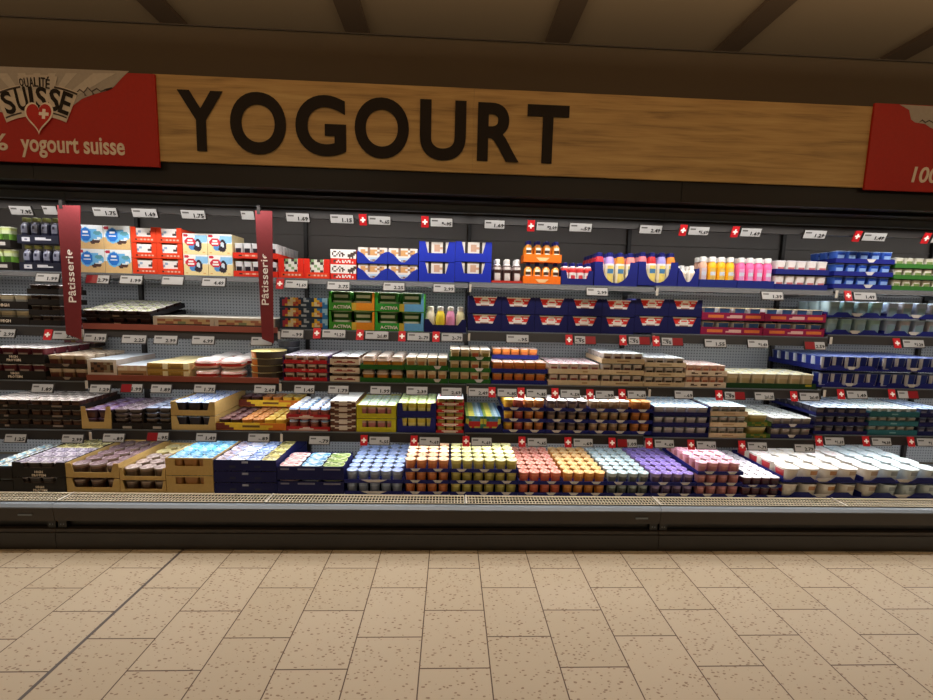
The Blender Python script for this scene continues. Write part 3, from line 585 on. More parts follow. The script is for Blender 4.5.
stack(3, 360, 404, 3, 2, .088, 4, cup(.086, .082, '#c07c3c', '#d8ccc0', kind='tall_lidded_cup', n=4, prof=[(0, .8), (.2, .83), (.35, .86), (.5, .88), (.6, .9)], rows=(1, 3), patch='#d88c34', cap=[(.6, .98), (.66, .98), (.8, .86), (.97, .8), (1, .6)], capbands={0: '#e8dcd0', 1: '#a88c78', 2: '#b4a498'}, lidname='clear_lid'), dict(c=GR, H=.030), 'orange cup with tall clear lid', 'green tray of orange cups')
BIO = lambda w, patch, h=.072: foil('square_yogurt_pot', w, h, '#d8c4a0', '#efe4d4', ['#f4ece0', '#dccbb0', '#f8f4ec'], patch=patch, pa=.6)
stack(3, 404.5, 448, 4, 2, .088, 4, BIO(.064, '#b87c4c', .080), dict(c=GR, H=.032, tri=1, triw=.18, trix=.25), 'beige square pot', 'short green tray of cream square pots')
stack(3, 448.5, 490.5, 4, 3, .0765, 4, [BIO(.064, '#a88c54'), BIO(.064, '#b8946c'), BIO(.064, '#b85c40'), BIO(.064, '#8c7c3c')], dict(c=GR, H=.028, tri=1, triw=.22, trix=.22), 'cream square pot', 'taller green tray of cream square pots')
OC = foil('square_yogurt_pot', .068, .068, '#d0803c', '#f4e0d8', ['#f8ece6', '#e8c0b0', '#fafafa', '#d8a08c'], patch='#c0642c', pa=.7)
stack(3, 491, 547, 5, 2, .0765, 4, OC, dict(c=BL, H=.027), 'orange square pot', 'royal blue tray of orange pots')
stack(3, 491, 537.5, 5, 1, .0765, 2, dict(OC, w=.062), dict(c=BL, H=.03), 'topmost orange square pot', 'small royal blue tray on top', back=.12, dz=.155, reg=False)
stack(3, 548, 600, 5, 2, .0765, 5, foil('square_yogurt_pot', .064, .066, '#cdbdb4', '#f0e2e4', ['#f6ecee', '#e4c0c8', '#faf6f6', '#c88c98'], patch='#8c3c3c', pa=.5), dict(c=BG, H=.034, art=['.........', '......k..', '.........'], pal={'.': BG, 'k': '#9c7c50'}), 'pinkish white pot', 'beige tray of pinkish pots')
DKC = lambda kind, w, h, patch: foil(kind, w, h, '#c0b4ac', '#d8dee2', ['#e4eaee', '#b0bcc4', '#f4f6f6', '#7c848c'], patch=patch, pa=.6)
BGT = dict(c=BG, H=.033, art=['.........', '...kkk...', '.........'], pal={'.': BG, 'k': '#8c7050'})
stack(3, 600.5, 643, 4, 3, .077, 5, DKC('square_yogurt_pot', .064, .066, '#542c34'), BGT, 'dark red and grey pot', 'beige tray of dark red pots')
stack(3, 643.5, 684.5, 4, 3, .068, 5, DKC('square_yogurt_pot', .062, .058, '#2c2422'), dict(BGT, H=.030), 'blackish and grey pot', 'beige tray of blackish pots')
stack(3, 685, 726, 5, 2, .080, 5, foil('square_yogurt_pot', .050, .070, '#d0a894', '#e8d8d4', ['#f0e4e0', '#d8b0a4', '#f6f2f0', '#a87c70'], patch='#a85c44', pa=.6), dict(c='#d8c6b0', H=.036, art=['...........', '.k..kk..kk.', '.kk.kk..k..', '...........'], pal={'.': '#d8c6b0', 'k': '#4c3428'}), 'narrow peach coloured pot', 'cream tray with dark oval cut-outs')
stack(3, 726.5, 816, 7, 1, .12, 3, foil('large_square_cup', .084, .098, '#c8b898', '#dfe4dc', ['#e8ece4', '#c4ccc8', '#f2f0d0', '#e0d890', '#f6f6f2'], patch='#b4a078', pa=.5), dict(c='#123a18', H=.036, art=['............y', '.............'], pal={'.': '#143c1a', 'y': '#b0a024'}), 'large beige square cup', 'long dark green tray')
BQ = foil('quark_tub', .086, .094, '#c4c8d8', '#5c6ca4', ['#5c70ac', '#2c4088', '#a4b0d4', '#1c2c68'], patch='#16267c', pa=.42, pc=.2, four=1, rows=(1, 6), asp=.86)
stack(3, 818.5, 880, 5, 2, .116, 6, BQ, dict(c=BL, H=.036, front='scallop', lip=.036, tri=1, triw=.16), 'blue and white tub', 'blue tray of blue and white tubs')
stack(3, 880.5, 943, 5, 2, .116, 6, dict(BQ, patch='#24388c'), dict(c=BL, H=.036, front='scallop', lip=.036, tri=1, triw=.16), 'white tub with blue bands', 'blue tray of banded tubs')

# ================================================================== second shelf
stack(2, -16, 30, 3, 2, .100, 3, foil('dessert_tub', .092, .088, '#8a8880', '#aab0b4', ['#b8bec2', '#84888c', '#d0d4d6'], bands={4: '#b4a88c', 5: '#c8bea4'}), dict(c=BK, H=.048, tz=.5), 'grey lidded dessert tub', 'black tray of grey lidded dessert tubs', words=['HIGH'], textsize=.026)
stack(2, 30.5, 62, 3, 4, .066, 3, dk(.068, .056, 'dessert_pot', '#2a1a14', patch='#5c5048'), dict(c=BK, H=.034), 'small black dessert pot', 'black four-high tray of small pots')
TRF = foil('dessert_tub', .086, .052, '#2a1512', '#a8a09c', ['#b8b0ac', '#786c68', '#d8d4d0', '#4c3c38', '#a4b45c'], asp=1)
SIDE = dict(c='#1c100e', H=.022, side=.030, sc='#121016', art=['....w....', '.........'], pal={'.': '#1c100e', 'w': '#8c7868'})
TR2 = dict(TRF, lidpat=['#c8c0bc', '#6c605c', '#e0dcd8', '#3c302c', '#a8bc58', '#2a201e'], h=.044)
stack(2, 84, 153, 5, 2, .049, 4, TR2, SIDE, 'dark foiled dessert tub', 'sloping black tray of foiled dessert tubs', tilt=.2, dz=.009, back=.012)
xa_, xb_ = at(84, 332, 2.776)[0], at(153, 332, 2.776)[0]
b = MB(); b.prism([(0, 0), (.36, 0), (.36, .068), (0, .001)], -(xb_-xa_)/2+.004, (xb_-xa_)/2-.004, '#15131a', 'x')
tag(b.build('display_riser', CARD, None, ((xa_+xb_)/2, 2.782, ZS[2][1]+.0045)), 'black wedge riser under the sloping dessert tubs', 'riser')
CK = ['ccccccccccccccc', 'crryyrryyrryyrc', 'cyyrryggyyrryyc', 'ckkkkkkkkkkkkkc', 'ccccccccccccccc']
cartons(2, 153.5, 275, 2, 1, .078, 1, 'tart_box', CK, {'c': '#b8ac9a', 'r': '#925c42', 'y': '#b4986a', 'g': '#747a54', 'k': '#4a382c'}, 'pale fruit tart box', depth=.30, top='#c8c2b6', side='#a89c8c')
SN = ['nnrntyonnwnnnybbc', 'nrryttoonwwnnyybcc', 'nrrttoronnnnytoobc', 'nryttronwwnnyttobb', 'nnnnnnnnnnnnnnnnbb']
cartons(2, 280, 328, 1, 3, .068, 1, 'snack_box', SN, {'n': '#22303f', 'r': '#9c2c34', 'y': '#c8a02c', 't': '#c8b890', 'o': '#b4682c', 'w': '#98a0a8', 'b': '#28689c', 'c': '#8cb4c8'}, 'blue fruit-print snack box', depth=.2, top='#3c5068', side='#22303f')
ACT = foil('yogurt_pack', .135, .121, '#2c6420', '#c0d8b0', ['#c8dcb8', '#8cb484'], patch='#1c4c14', pcol='#c4d0b8', pa=.75, rows=(3, 6), bands={2: '#d4dcc8'}, asp=.8)
def act(p0, p1, pf, short, desc, c2):
    stack(2, p0, p1, 2, 2, .127, 2, ACT, dict(c='#3a9224', H=.122, front='u', lip=.052, q=.045, e=.015, side=.122, pf=pf, split=(.50, .60), name='display_tray', tx=-.21, tz=.45, wm=WHITE), short, desc, words=['ACTIVIA'], textsize=.030)
act(329, 374.5, [(.50, '#3c8c26'), (.60, '#c8a83c'), (1, '#d8861c')], 'dark green yogurt pack', 'green and orange display tray', '#e08a1c')
act(375, 423.5, [(.50, '#2f9432'), (.60, '#c0a83c'), (1, '#64a4d4')], 'deep green yogurt pack', 'green and light blue display tray', '#74b4e0')
MB_ = lambda b, **k: bottle(.064, .165, b, '#e8e6e0', kind='small_bottle', prof=[(0, .9), (.05, 1), (.25, 1), (.45, 1), (.6, .95), (.72, .78), (.78, .62), (.84, .58)], patch=None, **k)
stack(2, 424, 466, 4, 1, .15, 2, [MB_('#d8cfb8'), MB_('#e6d03c'), MB_('#dc8cb4'), MB_('#d2cba0')], dict(c=NV, H=.085, front='u', lip=.048, q=.10, e=.10), 'small smoothie bottle', 'navy tray of small smoothie bottles')
RW = paint(22, 14, 'w', [('r', .06, .10, .94, .46, 'r'), ('r', .06, .2, .2, .28, 'w'), ('r', .66, .16, .84, .22, 'w'), ('e', .5, .30, .16, .22, 'w'), ('r', .40, .24, .60, .32, 'r'), ('r', .36, .50, .64, .56, 'k')])
def blue_boxes(s, edges, layers, pitch, tray, art, pal, short, desc, h, depth=.16):
    for i, (a, c) in enumerate(zip(edges, edges[1:])):
        w_ = '' if len(edges) == 2 else (', leftmost' if i == 0 else ', rightmost' if i == len(edges)-2 else ', %s from left' % ORD[i])
        Y = YF[s]+.004; x0, x1 = at(a, VB[s], Y)[0], at(c, VB[s], Y)[0]
        z = zs(s, x0, x1)+.0045; tm = tray_mesh(x1-x0-.002, depth, tray)
        mb = MB(); cw = x1-x0-.014; mb.box(-cw/2, cw/2, 0, depth-.012, 0, h, '#d8d2ca', front=False, top='#eee6e0'); mb.art(-cw/2, cw/2, 0, h, 0, art, pal); me = mb.mesh('multipack', CARD)
        for l in range(layers):
            o = obj(tray.get('name', 'display_tray'), tm, None, ((x0+x1)/2, Y, z+l*pitch)); lw = ', '+layer_word(l, layers) if layers > 1 else ''
            tag(o, desc+', '+SHELF[s]+lw+w_, 'tray', desc+'s on the '+SHELF[s])
            o = obj('multipack', me, None, ((x0+x1)/2, Y+.006, z+l*pitch+.0035)); tag(o, short+', '+SHELF[s]+lw+w_, 'multipack', short+'s on the '+SHELF[s])
    Y = YF[s]+.004; REG[s].append((at(edges[0], VB[s], Y)[0], at(edges[-1], VB[s], Y)[0], short))
blue_boxes(2, [467.5+33.25*i for i in range(8)], 2, .116, dict(c=NV, H=.112, front='u', lip=.050, q=.13, e=.12, name='display_tray'), RW, {'w': '#f4eae2', 'r': '#e0342c', 'k': '#a87c6c'}, 'red and white multipack', 'navy display tray with trapezoid cut-out', .106)
CRI = dict(c=CR, H=.050, art=['...............', '.ooooo..wwww.ooooo', '.ooooo.wwwww.ooooo', '...............'], pal={'.': CR, 'o': '#d8743c', 'w': '#dcb0a8'}, side=.06)
for a, c, n in ((700.5, 762.5, 'first'), (763, 824.5, 'second')):
    stack(2, a, c, 4, 2, .098, 3, foil('printed_cup', .098, .080, '#ccd0d8', '#e8d8b0', ['#f0e4c4', '#d8b88c', '#f6f2ea', '#c86c6c'], patch='#3c64a4', pa=.45, rows=(2, 6)), CRI, '%s-tray crimson split cup' % n, '%s crimson tray with orange print' % n)
TL = foil('glassy_yogurt_cup', .088, .104, '#8ca4ac', '#a8c4d8', ['#b8d0e0', '#7c9cb8', '#d8e6ee'], patch='#78909a', pa=.5)
stack(2, 825.5, 884, 4, 2, .118, 3, [TL, dict(TL, body='#84a4a4')], dict(c=BL, H=.034, front='scallop', lip=.034, tri=1, triw=.2), 'pale teal yogurt cup', 'blue tray of pale teal yogurts')
stack(2, 884.5, 943, 4, 2, .118, 3, [dict(TL, body='#8c9cb8'), dict(TL, body='#9a9ca8')], dict(c=BL, H=.034, front='scallop', lip=.034, tri=1, triw=.2), 'pale slate yogurt cup', 'blue tray of pale slate yogurts')

# ================================================================== top shelf
stack(1, -16, 14, 3, 2, .138, 1, foil('lidded_drink_cup', .060, .126, '#6c9c3c', '#dce4cc', ['#e4ecd4', '#b8cc7c'], bands={5: '#c8d48c', 4: '#c4d0a8'}, patch='#3c5c24', pa=.5), dict(c=BK, H=.050, art=['........', '.ww.www.', '.ww.www.', '........'], pal={'.': BK, 'w': '#b8b4b0'}), 'green lidded drink cup', 'black tray of green drinks')
stack(1, 21, 62, 4, 2, .168, 1, bottle(.060, .158, '#14162a', '#b4bc78', kind='drink_bottle', patch='#7c7e90', pcol='#24263c', bands={6: '#54566c', 7: '#a4a4b0'}, cap=[(.86, .7), (.98, .7), (1, .6)], pa=.5, rows=(3, 6)), dict(c='#16182a', H=.052, art=['..............', '.www..wwww....', '.wnw..wwwwww..', '.www..........', '..............'], pal={'.': '#16182a', 'w': '#c4c4cc', 'n': '#50526c'}), 'navy drink bottle', 'navy tray of dark bottles')
MS = paint(30, 24, 't', [('r', 0, 0, 1, .5, 'w'), ('e', .62, .42, .36, .26, 's'), ('e', .88, .25, .1, .1, 'w'), ('e', .78, .33, .16, .08, 'g'), ('e', .34, .42, .27, .32, 's'), ('e', .33, .40, .22, .27, 'b'), ('e', .11, .1, .10, .07, 'r'), ('r', .22, .27, .44, .34, 'w'), ('r', .2, .4, .46, .47, 'w'), ('e', .72, .66, .16, .09, 'k'), ('e', .6, .72, .1, .06, 'k'), ('r', .62, .60, .82, .64, 'w'), ('e', .84, .54, .08, .05, 'w')])
MSP = {'w': '#e8eef2', 'r': '#b8384c', 'b': '#2470cc', 's': '#6cb4e4', 'g': '#5c9cac', 'k': '#4c3430', 't': '#d8b47c'}
cartons(1, 80, 133, 2, 2, .147, 1, 'snack_box', MS, MSP, 'blue and tan snack box', depth=.16, top='#e8eef2', side='#d8c49c')
RT = dict(c='#e03c14', H=.095, front='u', lip=.036, q=.19, e=.02, side=.09, name='display_tray', art=['............', '.krrwrwrwrw.', '............'], pal={'.': '#e03c14', 'k': '#3c1814', 'r': '#c8644c', 'w': '#e8b4a0'}, ab=(.1, .95, .1, .9))
blue_boxes(1, [133.5, 158.5, 184], 3, .098, RT, ['wwwwwwww', 'wwbwwwkw', 'wbwwwkkw', 'wwwwwwww', 'wwwwwwww', 'wwwwwwww'], {'w': '#e8e4e2', 'b': '#8ca4c0', 'k': '#4c3c3c'}, 'white snack multipack', 'orange red display tray', .085, .14)
MT = paint(30, 24, 'y', [('r', 0, 0, 1, .45, 'w'), ('e', .75, .28, .3, .16, 's'), ('r', .5, .1, 1, .16, 's'), ('e', .12, .1, .10, .07, 'r'), ('e', .38, .62, .16, .17, 'b'), ('e', .62, .56, .15, .30, 'k'), ('e', .60, .52, .07, .15, 'n'), ('e', .56, .72, .12, .12, 'k'), ('e', .30, .40, .23, .20, 'r'), ('r', .2, .3, .4, .36, 'w'), ('r', .18, .43, .42, .49, 'w'), ('e', .12, .9, .05, .03, 'o'), ('e', .85, .9, .06, .03, 'o')])
cartons(1, 184.5, 233.5, 2, 2, .131, 1, 'snack_box', MT, {'w': '#eceae6', 'r': '#c8283c', 's': '#8cc0e8', 'k': '#2c2430', 'n': '#c8d4e0', 'b': '#4c8cc8', 'y': '#e8d49c', 'o': '#d8a058'}, 'cream snack box with red badge', depth=.16, top='#f0ece4', side='#e0cc9c')
WP = foil('snack_pack', .054, .092, '#d8d8da', '#e8e8ec', ['#f0f0f2', '#c8ccd4', '#a8b4c4'], patch='#2c2830', pa=.55, rows=(1, 4))
stack(1, 234, 278, 5, 2, .115, 7, WP, dict(c='#d82c14', H=.036, art=['............', '.krwrwrwrw..', '............'], pal={'.': '#d82c14', 'k': '#3c1814', 'r': '#c8644c', 'w': '#e8b4a0'}), 'white ring-print snack pack', 'red tray of ring-print packs')
blue_boxes(1, [278.5, 304, 330], 1, .13, dict(RT, H=.125, lip=.040, c='#d8240f', q=.22), ['gkgwkgwg', 'wgkwwkwg', 'kwwgwwkw', 'wkwwgwww', 'wwkwwkww', 'wwwwwwww', 'wwwwwwww'], {'w': '#d8d8cc', 'g': '#7c9c6c', 'k': '#3c302c'}, 'green speckled multipack', 'red display tray with one layer', .118)
cartons(1, 330.5, 356.5, 1, 2, .095, 1, 'snack_box', ['wwwwwwwwwwwwwwwwww', 'wwkkwwkwwwwwwwwwkk', 'wkwwwkwkkwwwwwkkkk', 'wkwwkwkwkkwwkkkkkw', 'wwkkwwkwkwwwkkkkww', 'wwwwwwwwwwwwwkwkww', 'rrrrrrrrrrrrrrrrrr', 'rrkkrwrrwrwrwwrrrr', 'rrkrwrwrwwrwrwrwrr', 'rrrrrrrrrrrrrrrrrr'], {'w': '#ece8e4', 'k': '#4c3a34', 'r': '#d8261a'}, 'white and red cow-print box', depth=.16, top='#eee', side='#d8261a')
blue_boxes(1, [357, 387.5, 418], 2, .106, dict(c='#132a9c', H=.076, front='v', lip=.014, name='display_tray'), ['wwwwkwwwkwww', 'woowkooowkow', 'woookoowkoow', 'woowkooowkow', 'wwwwwwwwwwww', 'wwwwssssswww', 'wwwwwgkgwwww', 'wwwwwwwwwwww'], {'w': '#e4dcd6', 'o': '#d09c64', 'k': '#8c6c5c', 's': '#b8cce4', 'g': '#9ca4b4'}, 'cream and gold multipack', 'royal blue display tray with V cut-out', .098)
blue_boxes(1, [418.5, 454.5, 491], 2, .130, dict(c='#1028a8', H=.127, front='u', lip=.054, q=.17, e=.08, name='display_tray'), ['wwwkwwwwkwww', 'wwwkwppwkwww', 'wwwkwpppkwww', 'wwwkwppwkwww', 'wwwkwwwwkwww', 'wwwwwwwwwwww', 'wwwwwwwwwwww', 'wwwwwwwwwwww'], {'w': '#dcd4cc', 'b': '#6c605c', 'k': '#2c2422', 'p': '#c49c84'}, 'white carton with brown print', 'bright blue tall display tray', .121)
stack(1, 491.5, 522.5, 3, 1, .16, 2, bottle(.060, .150, '#4c3430', '#eceae8', kind='drink_bottle', patch='#d8d0cc', pcol='#3c2420', bands={6: '#e8e4e2', 7: '#d8d4d2', 4: '#9c8c88'}, pa=.7), dict(c='#b8281c', H=.014), 'dark brown drink bottle', 'low red tray of dark bottles')
stack(1, 523, 560.5, 4, 2, .140, 2, bottle(.054, .134, '#f08c1c', '#2c2c84', kind='drink_bottle', patch='#ece4d4', pcol='#4c3424', bands={5: '#f09c3c', 6: '#e8941c', 7: '#f0a040'}, pa=.7, rows=(1, 5)), dict(c='#f0700c', H=.050, tri=1, triw=.36, tc='#f4c48c'), 'orange drink bottle', 'orange tray of orange drinks')
stack(1, 561, 593, 4, 1, .15, 2, bottle(.046, .140, '#ece8e6', '#20206c', kind='small_bottle', bands={4: '#d8383c', 5: '#e0605c', 6: '#e8e0de'}, patch='#e8e0dc', pcol='#c83c44', pa=.7, rows=(1, 4), prof=[(0, .9), (.05, 1), (.25, 1), (.42, .92), (.55, 1), (.7, 1), (.78, .9), (.84, .62)]), dict(c=BL, H=.092, front='u', lip=.040, q=.14, e=.06), 'small white and red bottle', 'blue tray of small bottles')
def vit(c): return bottle(.064, .215, '#e8dcc0', '#1c2070', kind='drink_bottle', bands={5: '#f0e8e4', 6: c, 7: c, 4: '#ece4d8'}, patch='#e8cf70', pcol='#4c7ca4', pa=.8, rows=(1, 5), prof=[(0, .9), (.04, 1), (.2, 1), (.36, 1), (.5, 1), (.6, 1), (.66, .98), (.76, .9), (.88, .7)], cap=[(.87, .72), (.98, .66), (1, .5)])
VD = dict(c='#101a72', H=.155, front='round', lip=.018, name='display_tray')
stack(1, 594, 637, 4, 1, .2, 5, [vit('#d8303c'), vit('#b49ce0'), vit('#f0922c'), vit('#e88c84')], VD, 'white bottle with bright collar', 'blue display tray with round cut-out, beside small bottles')
stack(1, 637.5, 677, 4, 1, .2, 5, [vit('#dc7c84'), vit('#c82c30'), vit('#a49ce0'), vit('#f0882c')], VD, 'white bottle near small cream bottles', 'second blue display tray with round cut-out')
stack(1, 677.5, 698.5, 2, 1, .2, 3, bottle(.050, .135, '#e8e0d4', '#f0eeea', kind='small_bottle', patch='#dcc8b4', pa=.6), dict(c='#101a72', H=.120, front='v', lip=.030, q=.02), 'small cream bottle', 'narrow blue display tray with V cut-out')
yb = lambda b, p: bottle(.056, .198, b, '#ecebe8', kind='drink_bottle', patch=p, pcol='#c8ccd8', pa=.85, rows=(2, 5), prof=[(0, .92), (.04, 1), (.2, 1), (.38, 1), (.5, 1), (.62, 1), (.72, .96), (.80, .7), (.85, .66)], cap=[(.84, .74), (.98, .74), (1, .62)])
LT = dict(c='#10206e', H=.050)
stack(1, 699, 736.8, 4, 1, .2, 2, [yb('#d8a890', '#c8b8c4'), yb('#f0b01c', '#d8b45c'), yb('#f0b01c', '#d8b45c'), yb('#f0b01c', '#d8b45c')], LT, 'yellow drink bottle', 'low blue tray of yellow drinks')
stack(1, 737.3, 774.3, 4, 1, .2, 2, yb('#f0649c', '#d894c0'), LT, 'pink drink bottle', 'low blue tray of pink drinks')
stack(1, 774.8, 828, 5, 2, .100, 2, foil('square_cup', .068, .086, '#e4dcd8', '#e8e4ec', ['#f0eef2', '#c8c4d8'], patch='#c86c70', pa=.6, rows=(1, 3)), dict(c='#0f1a68', H=.034), 'white and red square cup', 'blue tray of white and red cups')
stack(1, 833, 892, 5, 3, .085, 3, foil('square_cup', .072, .076, '#3c64c4', '#a8c0e8', ['#b8cced', '#7ca0dc'], patch='#8cacdc', txt='#1c3c9c', pa=.5, rows=(2, 5)), dict(c='#0d1670', H=.030, tri=1, triw=.16, trix=.1), 'blue banded yogurt', 'deep blue three-high tray')
stack(1, 893, 944, 5, 3, .074, 2, foil('square_cup', .064, .064, '#d8d4c4', '#e4e2d4', ['#ecead8', '#c8cca8'], patch='#7c8c54', pa=.4), dict(c='#2c6420', H=.028), 'white and green square cup', 'green three-high tray of white cups')

# ================================================================== price labels and flag tags
FRAME = plain('label_frame', '#26221f', .5)
def label_plate(s, p0, p1, v, price, red=''):
    if s == 0: Y, tilt = 2.698, -.34
    else: Y, tilt = 2.720, .30
    xa, z = at(p0, v, Y); xb, _ = at(p1, v, Y); w = max(xb-xa, .05); x = (xa+xb)/2; h = .060
    mb = MB(); mb.box(-w/2, w/2, -.004, .004, -h/2, h/2)
    o = mb.build('price_label', FRAME, None, (x, Y, z), rot=(-tilt, 0, 0))
    sc = MB(); k = '.' if red != 'all' else 'r'
    W_ = 'rrrrrrrrr' if red == 'l' else '.........'; E_ = 'rrrrrrrrr' if red == 'r' else '.........'
    pal = {'.': '#a5a3a1', 'r': '#7c141a', 'd': '#55524f'}
    sc.art(-w/2+.004, w/2-.004, -h/2+.005, h/2-.005, -.0045, [W_+E_, ('.ddddd...' if red != 'l' else W_)+E_, W_+E_, W_+E_, W_+E_], pal)
    sc.build('screen', PLAS, o)
    if price:
        tx = {'r': -w*.24, 'l': w*.24}.get(red, w*.22)
        text(price, .034, DIGIT, o, (tx, -.0052, -.006), name='price_lettering', bold=.03, res=1, extrude=.0003, width=min(.062, w*.46), height=.024)
    LB.append((s, x, o, 'label', price, red))
def flag(s, p0, p1, v):
    if s == 0: Y, tilt = 2.696, -.34
    else: Y, tilt = 2.719, .30
    xa, z = at(p0, v, Y); xb, _ = at(p1, v, Y); w = .046; x = (xa+xb)/2; h = .068
    mb = MB(); mb.box(-w/2, w/2, -.003, .003, -h/2, h/2)
    o = mb.build('flag_tag', REDM, None, (x, Y, z), rot=(-tilt, 0, 0))
    c = MB(); a, t = .016, .0052
    c.prism([(-a, -t), (-t, -t), (-t, -a), (t, -a), (t, -t), (a, -t), (a, t), (t, t), (t, a), (-t, a), (-t, t), (-a, t)], -.0042, -.0031, '#fff')
    c.build('white_cross', WHITE, o)
    LB.append((s, x, o, 'flag', '', ''))
LB = []
TOP = [(10, 33, 210, '7.95'), (43, 58, 210, ''), (93, 118, 211.5, '1.75'), (132, 158, 212.5, '1.69'), (181, 206, 214, '1.75'), (241, 255, 215, ''), (286, 310, 217, '1.69'), (330, 354, 218.5, '1.15'), (368, 391, 220, '*-.65', 'f'), (430, 453, 222, '*-.95', 'f'), (484, 505, 224, '1.69'), (536, 558, 226, '*2.09', 'f'), (569, 592, 227, '-.59'), (639, 662, 229, '2.49'), (688, 709, 230.5, '*1.69', 'f'), (740, 761, 232, '1.69', 'f'), (803, 826, 234, '1.29'), (862, 886, 236.5, '1.49', 'f'), (931, 955, 238.5, '1.49', 'f')]
RAIL_TAGS_1 = [(36, 60, 277.5, '1.99'), (86, 110, 279, '2.79', 'L'), (120, 143, 279.5, '1.99'), (162, 184, 280.5, ''), (202, 226, 282, '4.49'), (285, 308, 284, '*1.69', 'f'), (327, 350, 285.5, '3.75'), (383, 405, 286.5, '2.25'), (433, 455, 288, '2.99'), (586, 608, 291.5, '2.99'), (761, 783, 295.5, '1.39'), (853, 876, 296, '1.49', 'f')]
RAIL_TAGS_2 = [(-6, 16, 333, '2.99'), (53, 80, 335, '2.49', 'f'), (84, 107, 337.5, '1.99'), (122, 147, 339, '2.25'), (154, 178, 339.5, '2.99'), (192, 215, 340, '6.99'), (251, 273, 341, ''), (281, 304, 333.5, '-.99'), (322, 346, 333.5, '*1.29', 'f'), (365, 389, 335, '2x1.89', 'f'), (407, 430, 336.5, '2-.79', 'f'), (441, 463, 337, '2-.79', 'f'), (506, 529, 338.5, '-.95'), (574, 596, 340, '-.95', 'fR'), (628, 650, 340.5, '-.95', 'fR'), (661, 683, 341.5, '-.95', 'fR'), (704, 726, 343, '1.55'), (747, 768, 343.5, '*1.49'), (804, 825, 345.5, '2.59', 'L'), (902, 924, 343.5, '*1.29', 'f')]
RAIL_TAGS_3 = [(32, 54, 388, '1.89'), (90, 111, 388.5, '1.29'), (121, 143, 388, '1.99', 'L'), (151, 172, 388.5, '1.89'), (194, 216, 388.5, '1.75'), (254, 276, 389, '2.69'), (294, 315, 389, '1.45'), (328, 349, 389.5, '1.79'), (370, 391, 390, '1.99'), (406, 428, 390.5, '2.39'), (441, 462, 391.5, '2.69'), (468, 489, 392, '2.49'), (497, 517, 392.5, '*-.85', 'f'), (526, 547, 393, '*-.85', 'f'), (560, 580, 393.5, '*-.59', 'f'), (595, 614, 394.5, '-.99', 'f'), (627, 646, 394.5, '*-.69', 'f'), (674, 693, 394.5, '-.69'), (724, 745, 395.5, '-.99', 'fR'), (754, 774, 396, '2x1.29'), (799, 819, 396.5, '2x1.49', 'f'), (846, 867, 394.5, '1.49', 'f'), (897, 918, 394.5, '', 'fR')]
RAIL_TAGS_4 = [(5, 27, 438, '1.25'), (62, 84, 438.5, '2.99'), (103, 125, 437.5, '-.89'), (147, 169, 436.5, '-.95', 'L'), (196, 217, 437, '1.49'), (248, 270, 437.5, '-.89'), (309, 330, 440, '-.79'), (369, 390, 440.5, '*-.55', 'f'), (419, 440, 441, '*-.69', 'f'), (471, 492, 441.5, '*-.69', 'f'), (527, 547, 442, '*-.65', 'f'), (573, 593, 442.5, '-.69', 'f'), (617, 637, 443, '1.09', 'fL'), (654, 674, 443.5, '*-.69', 'f'), (696, 716, 445, '*-.69', 'f'), (747, 767, 446, '*-.79', 'f'), (794, 814, 448, '2.79'), (824, 844, 441, '*1.69', 'f'), (871, 891, 441.5, '*4.39', 'f'), (916, 938, 442, '*1.29', 'f')]
for s, L in ((0, TOP), (1, RAIL_TAGS_1), (2, RAIL_TAGS_2), (3, RAIL_TAGS_3), (4, RAIL_TAGS_4)):
    for p0, p1, v, price, *fl in L:
        fl = fl[0] if fl else ''
        label_plate(s, p0, p1, v, price, 'r' if 'R' in fl else 'l' if 'L' in fl else '')
        if 'f' in fl: flag(s, p0-8.5, p0-1.5, v-.3)
RAILW = {0: 'canopy rail', 1: 'top shelf', 2: 'second shelf', 3: 'third shelf', 4: 'fourth shelf'}
seen = {}
for s, x, o, kind, price, red in sorted(LB, key=lambda q: (q[0], q[1])):
    best = min(REG[max(s, 1)], key=lambda q: 0 if q[0] <= x <= q[1] else min(abs(x-q[0]), abs(x-q[1])))[2]
    if kind == 'label':
        col = 'red' if red else 'grey'
        t = '%s label%s on %s, %s %s' % (col, ' reading '+price.replace('*', '') if price else '', RAILW[s], 'over' if s == 0 else 'under', best)
    else: t = 'white-cross red tag on %s, %s %s' % (RAILW[s], 'over' if s == 0 else 'under', best)
    import re as _re
    k = _re.sub(r'[\d.\-x*]+ ?', '', t)
    seen.setdefault(k, []).append((o, t, kind))
for v in seen.values():
    for i, (o, t, kind) in enumerate(v):
        if len(v) > 1: t += ', '+('left' if i == 0 else 'right' if i == len(v)-1 else 'middle' if len(v) == 3 else ORD[i])+' one'
        tag(o, t, 'price label' if kind == 'label' else 'flag tag', 'price labels on the rails' if kind == 'label' else 'red cross tags on the rails')

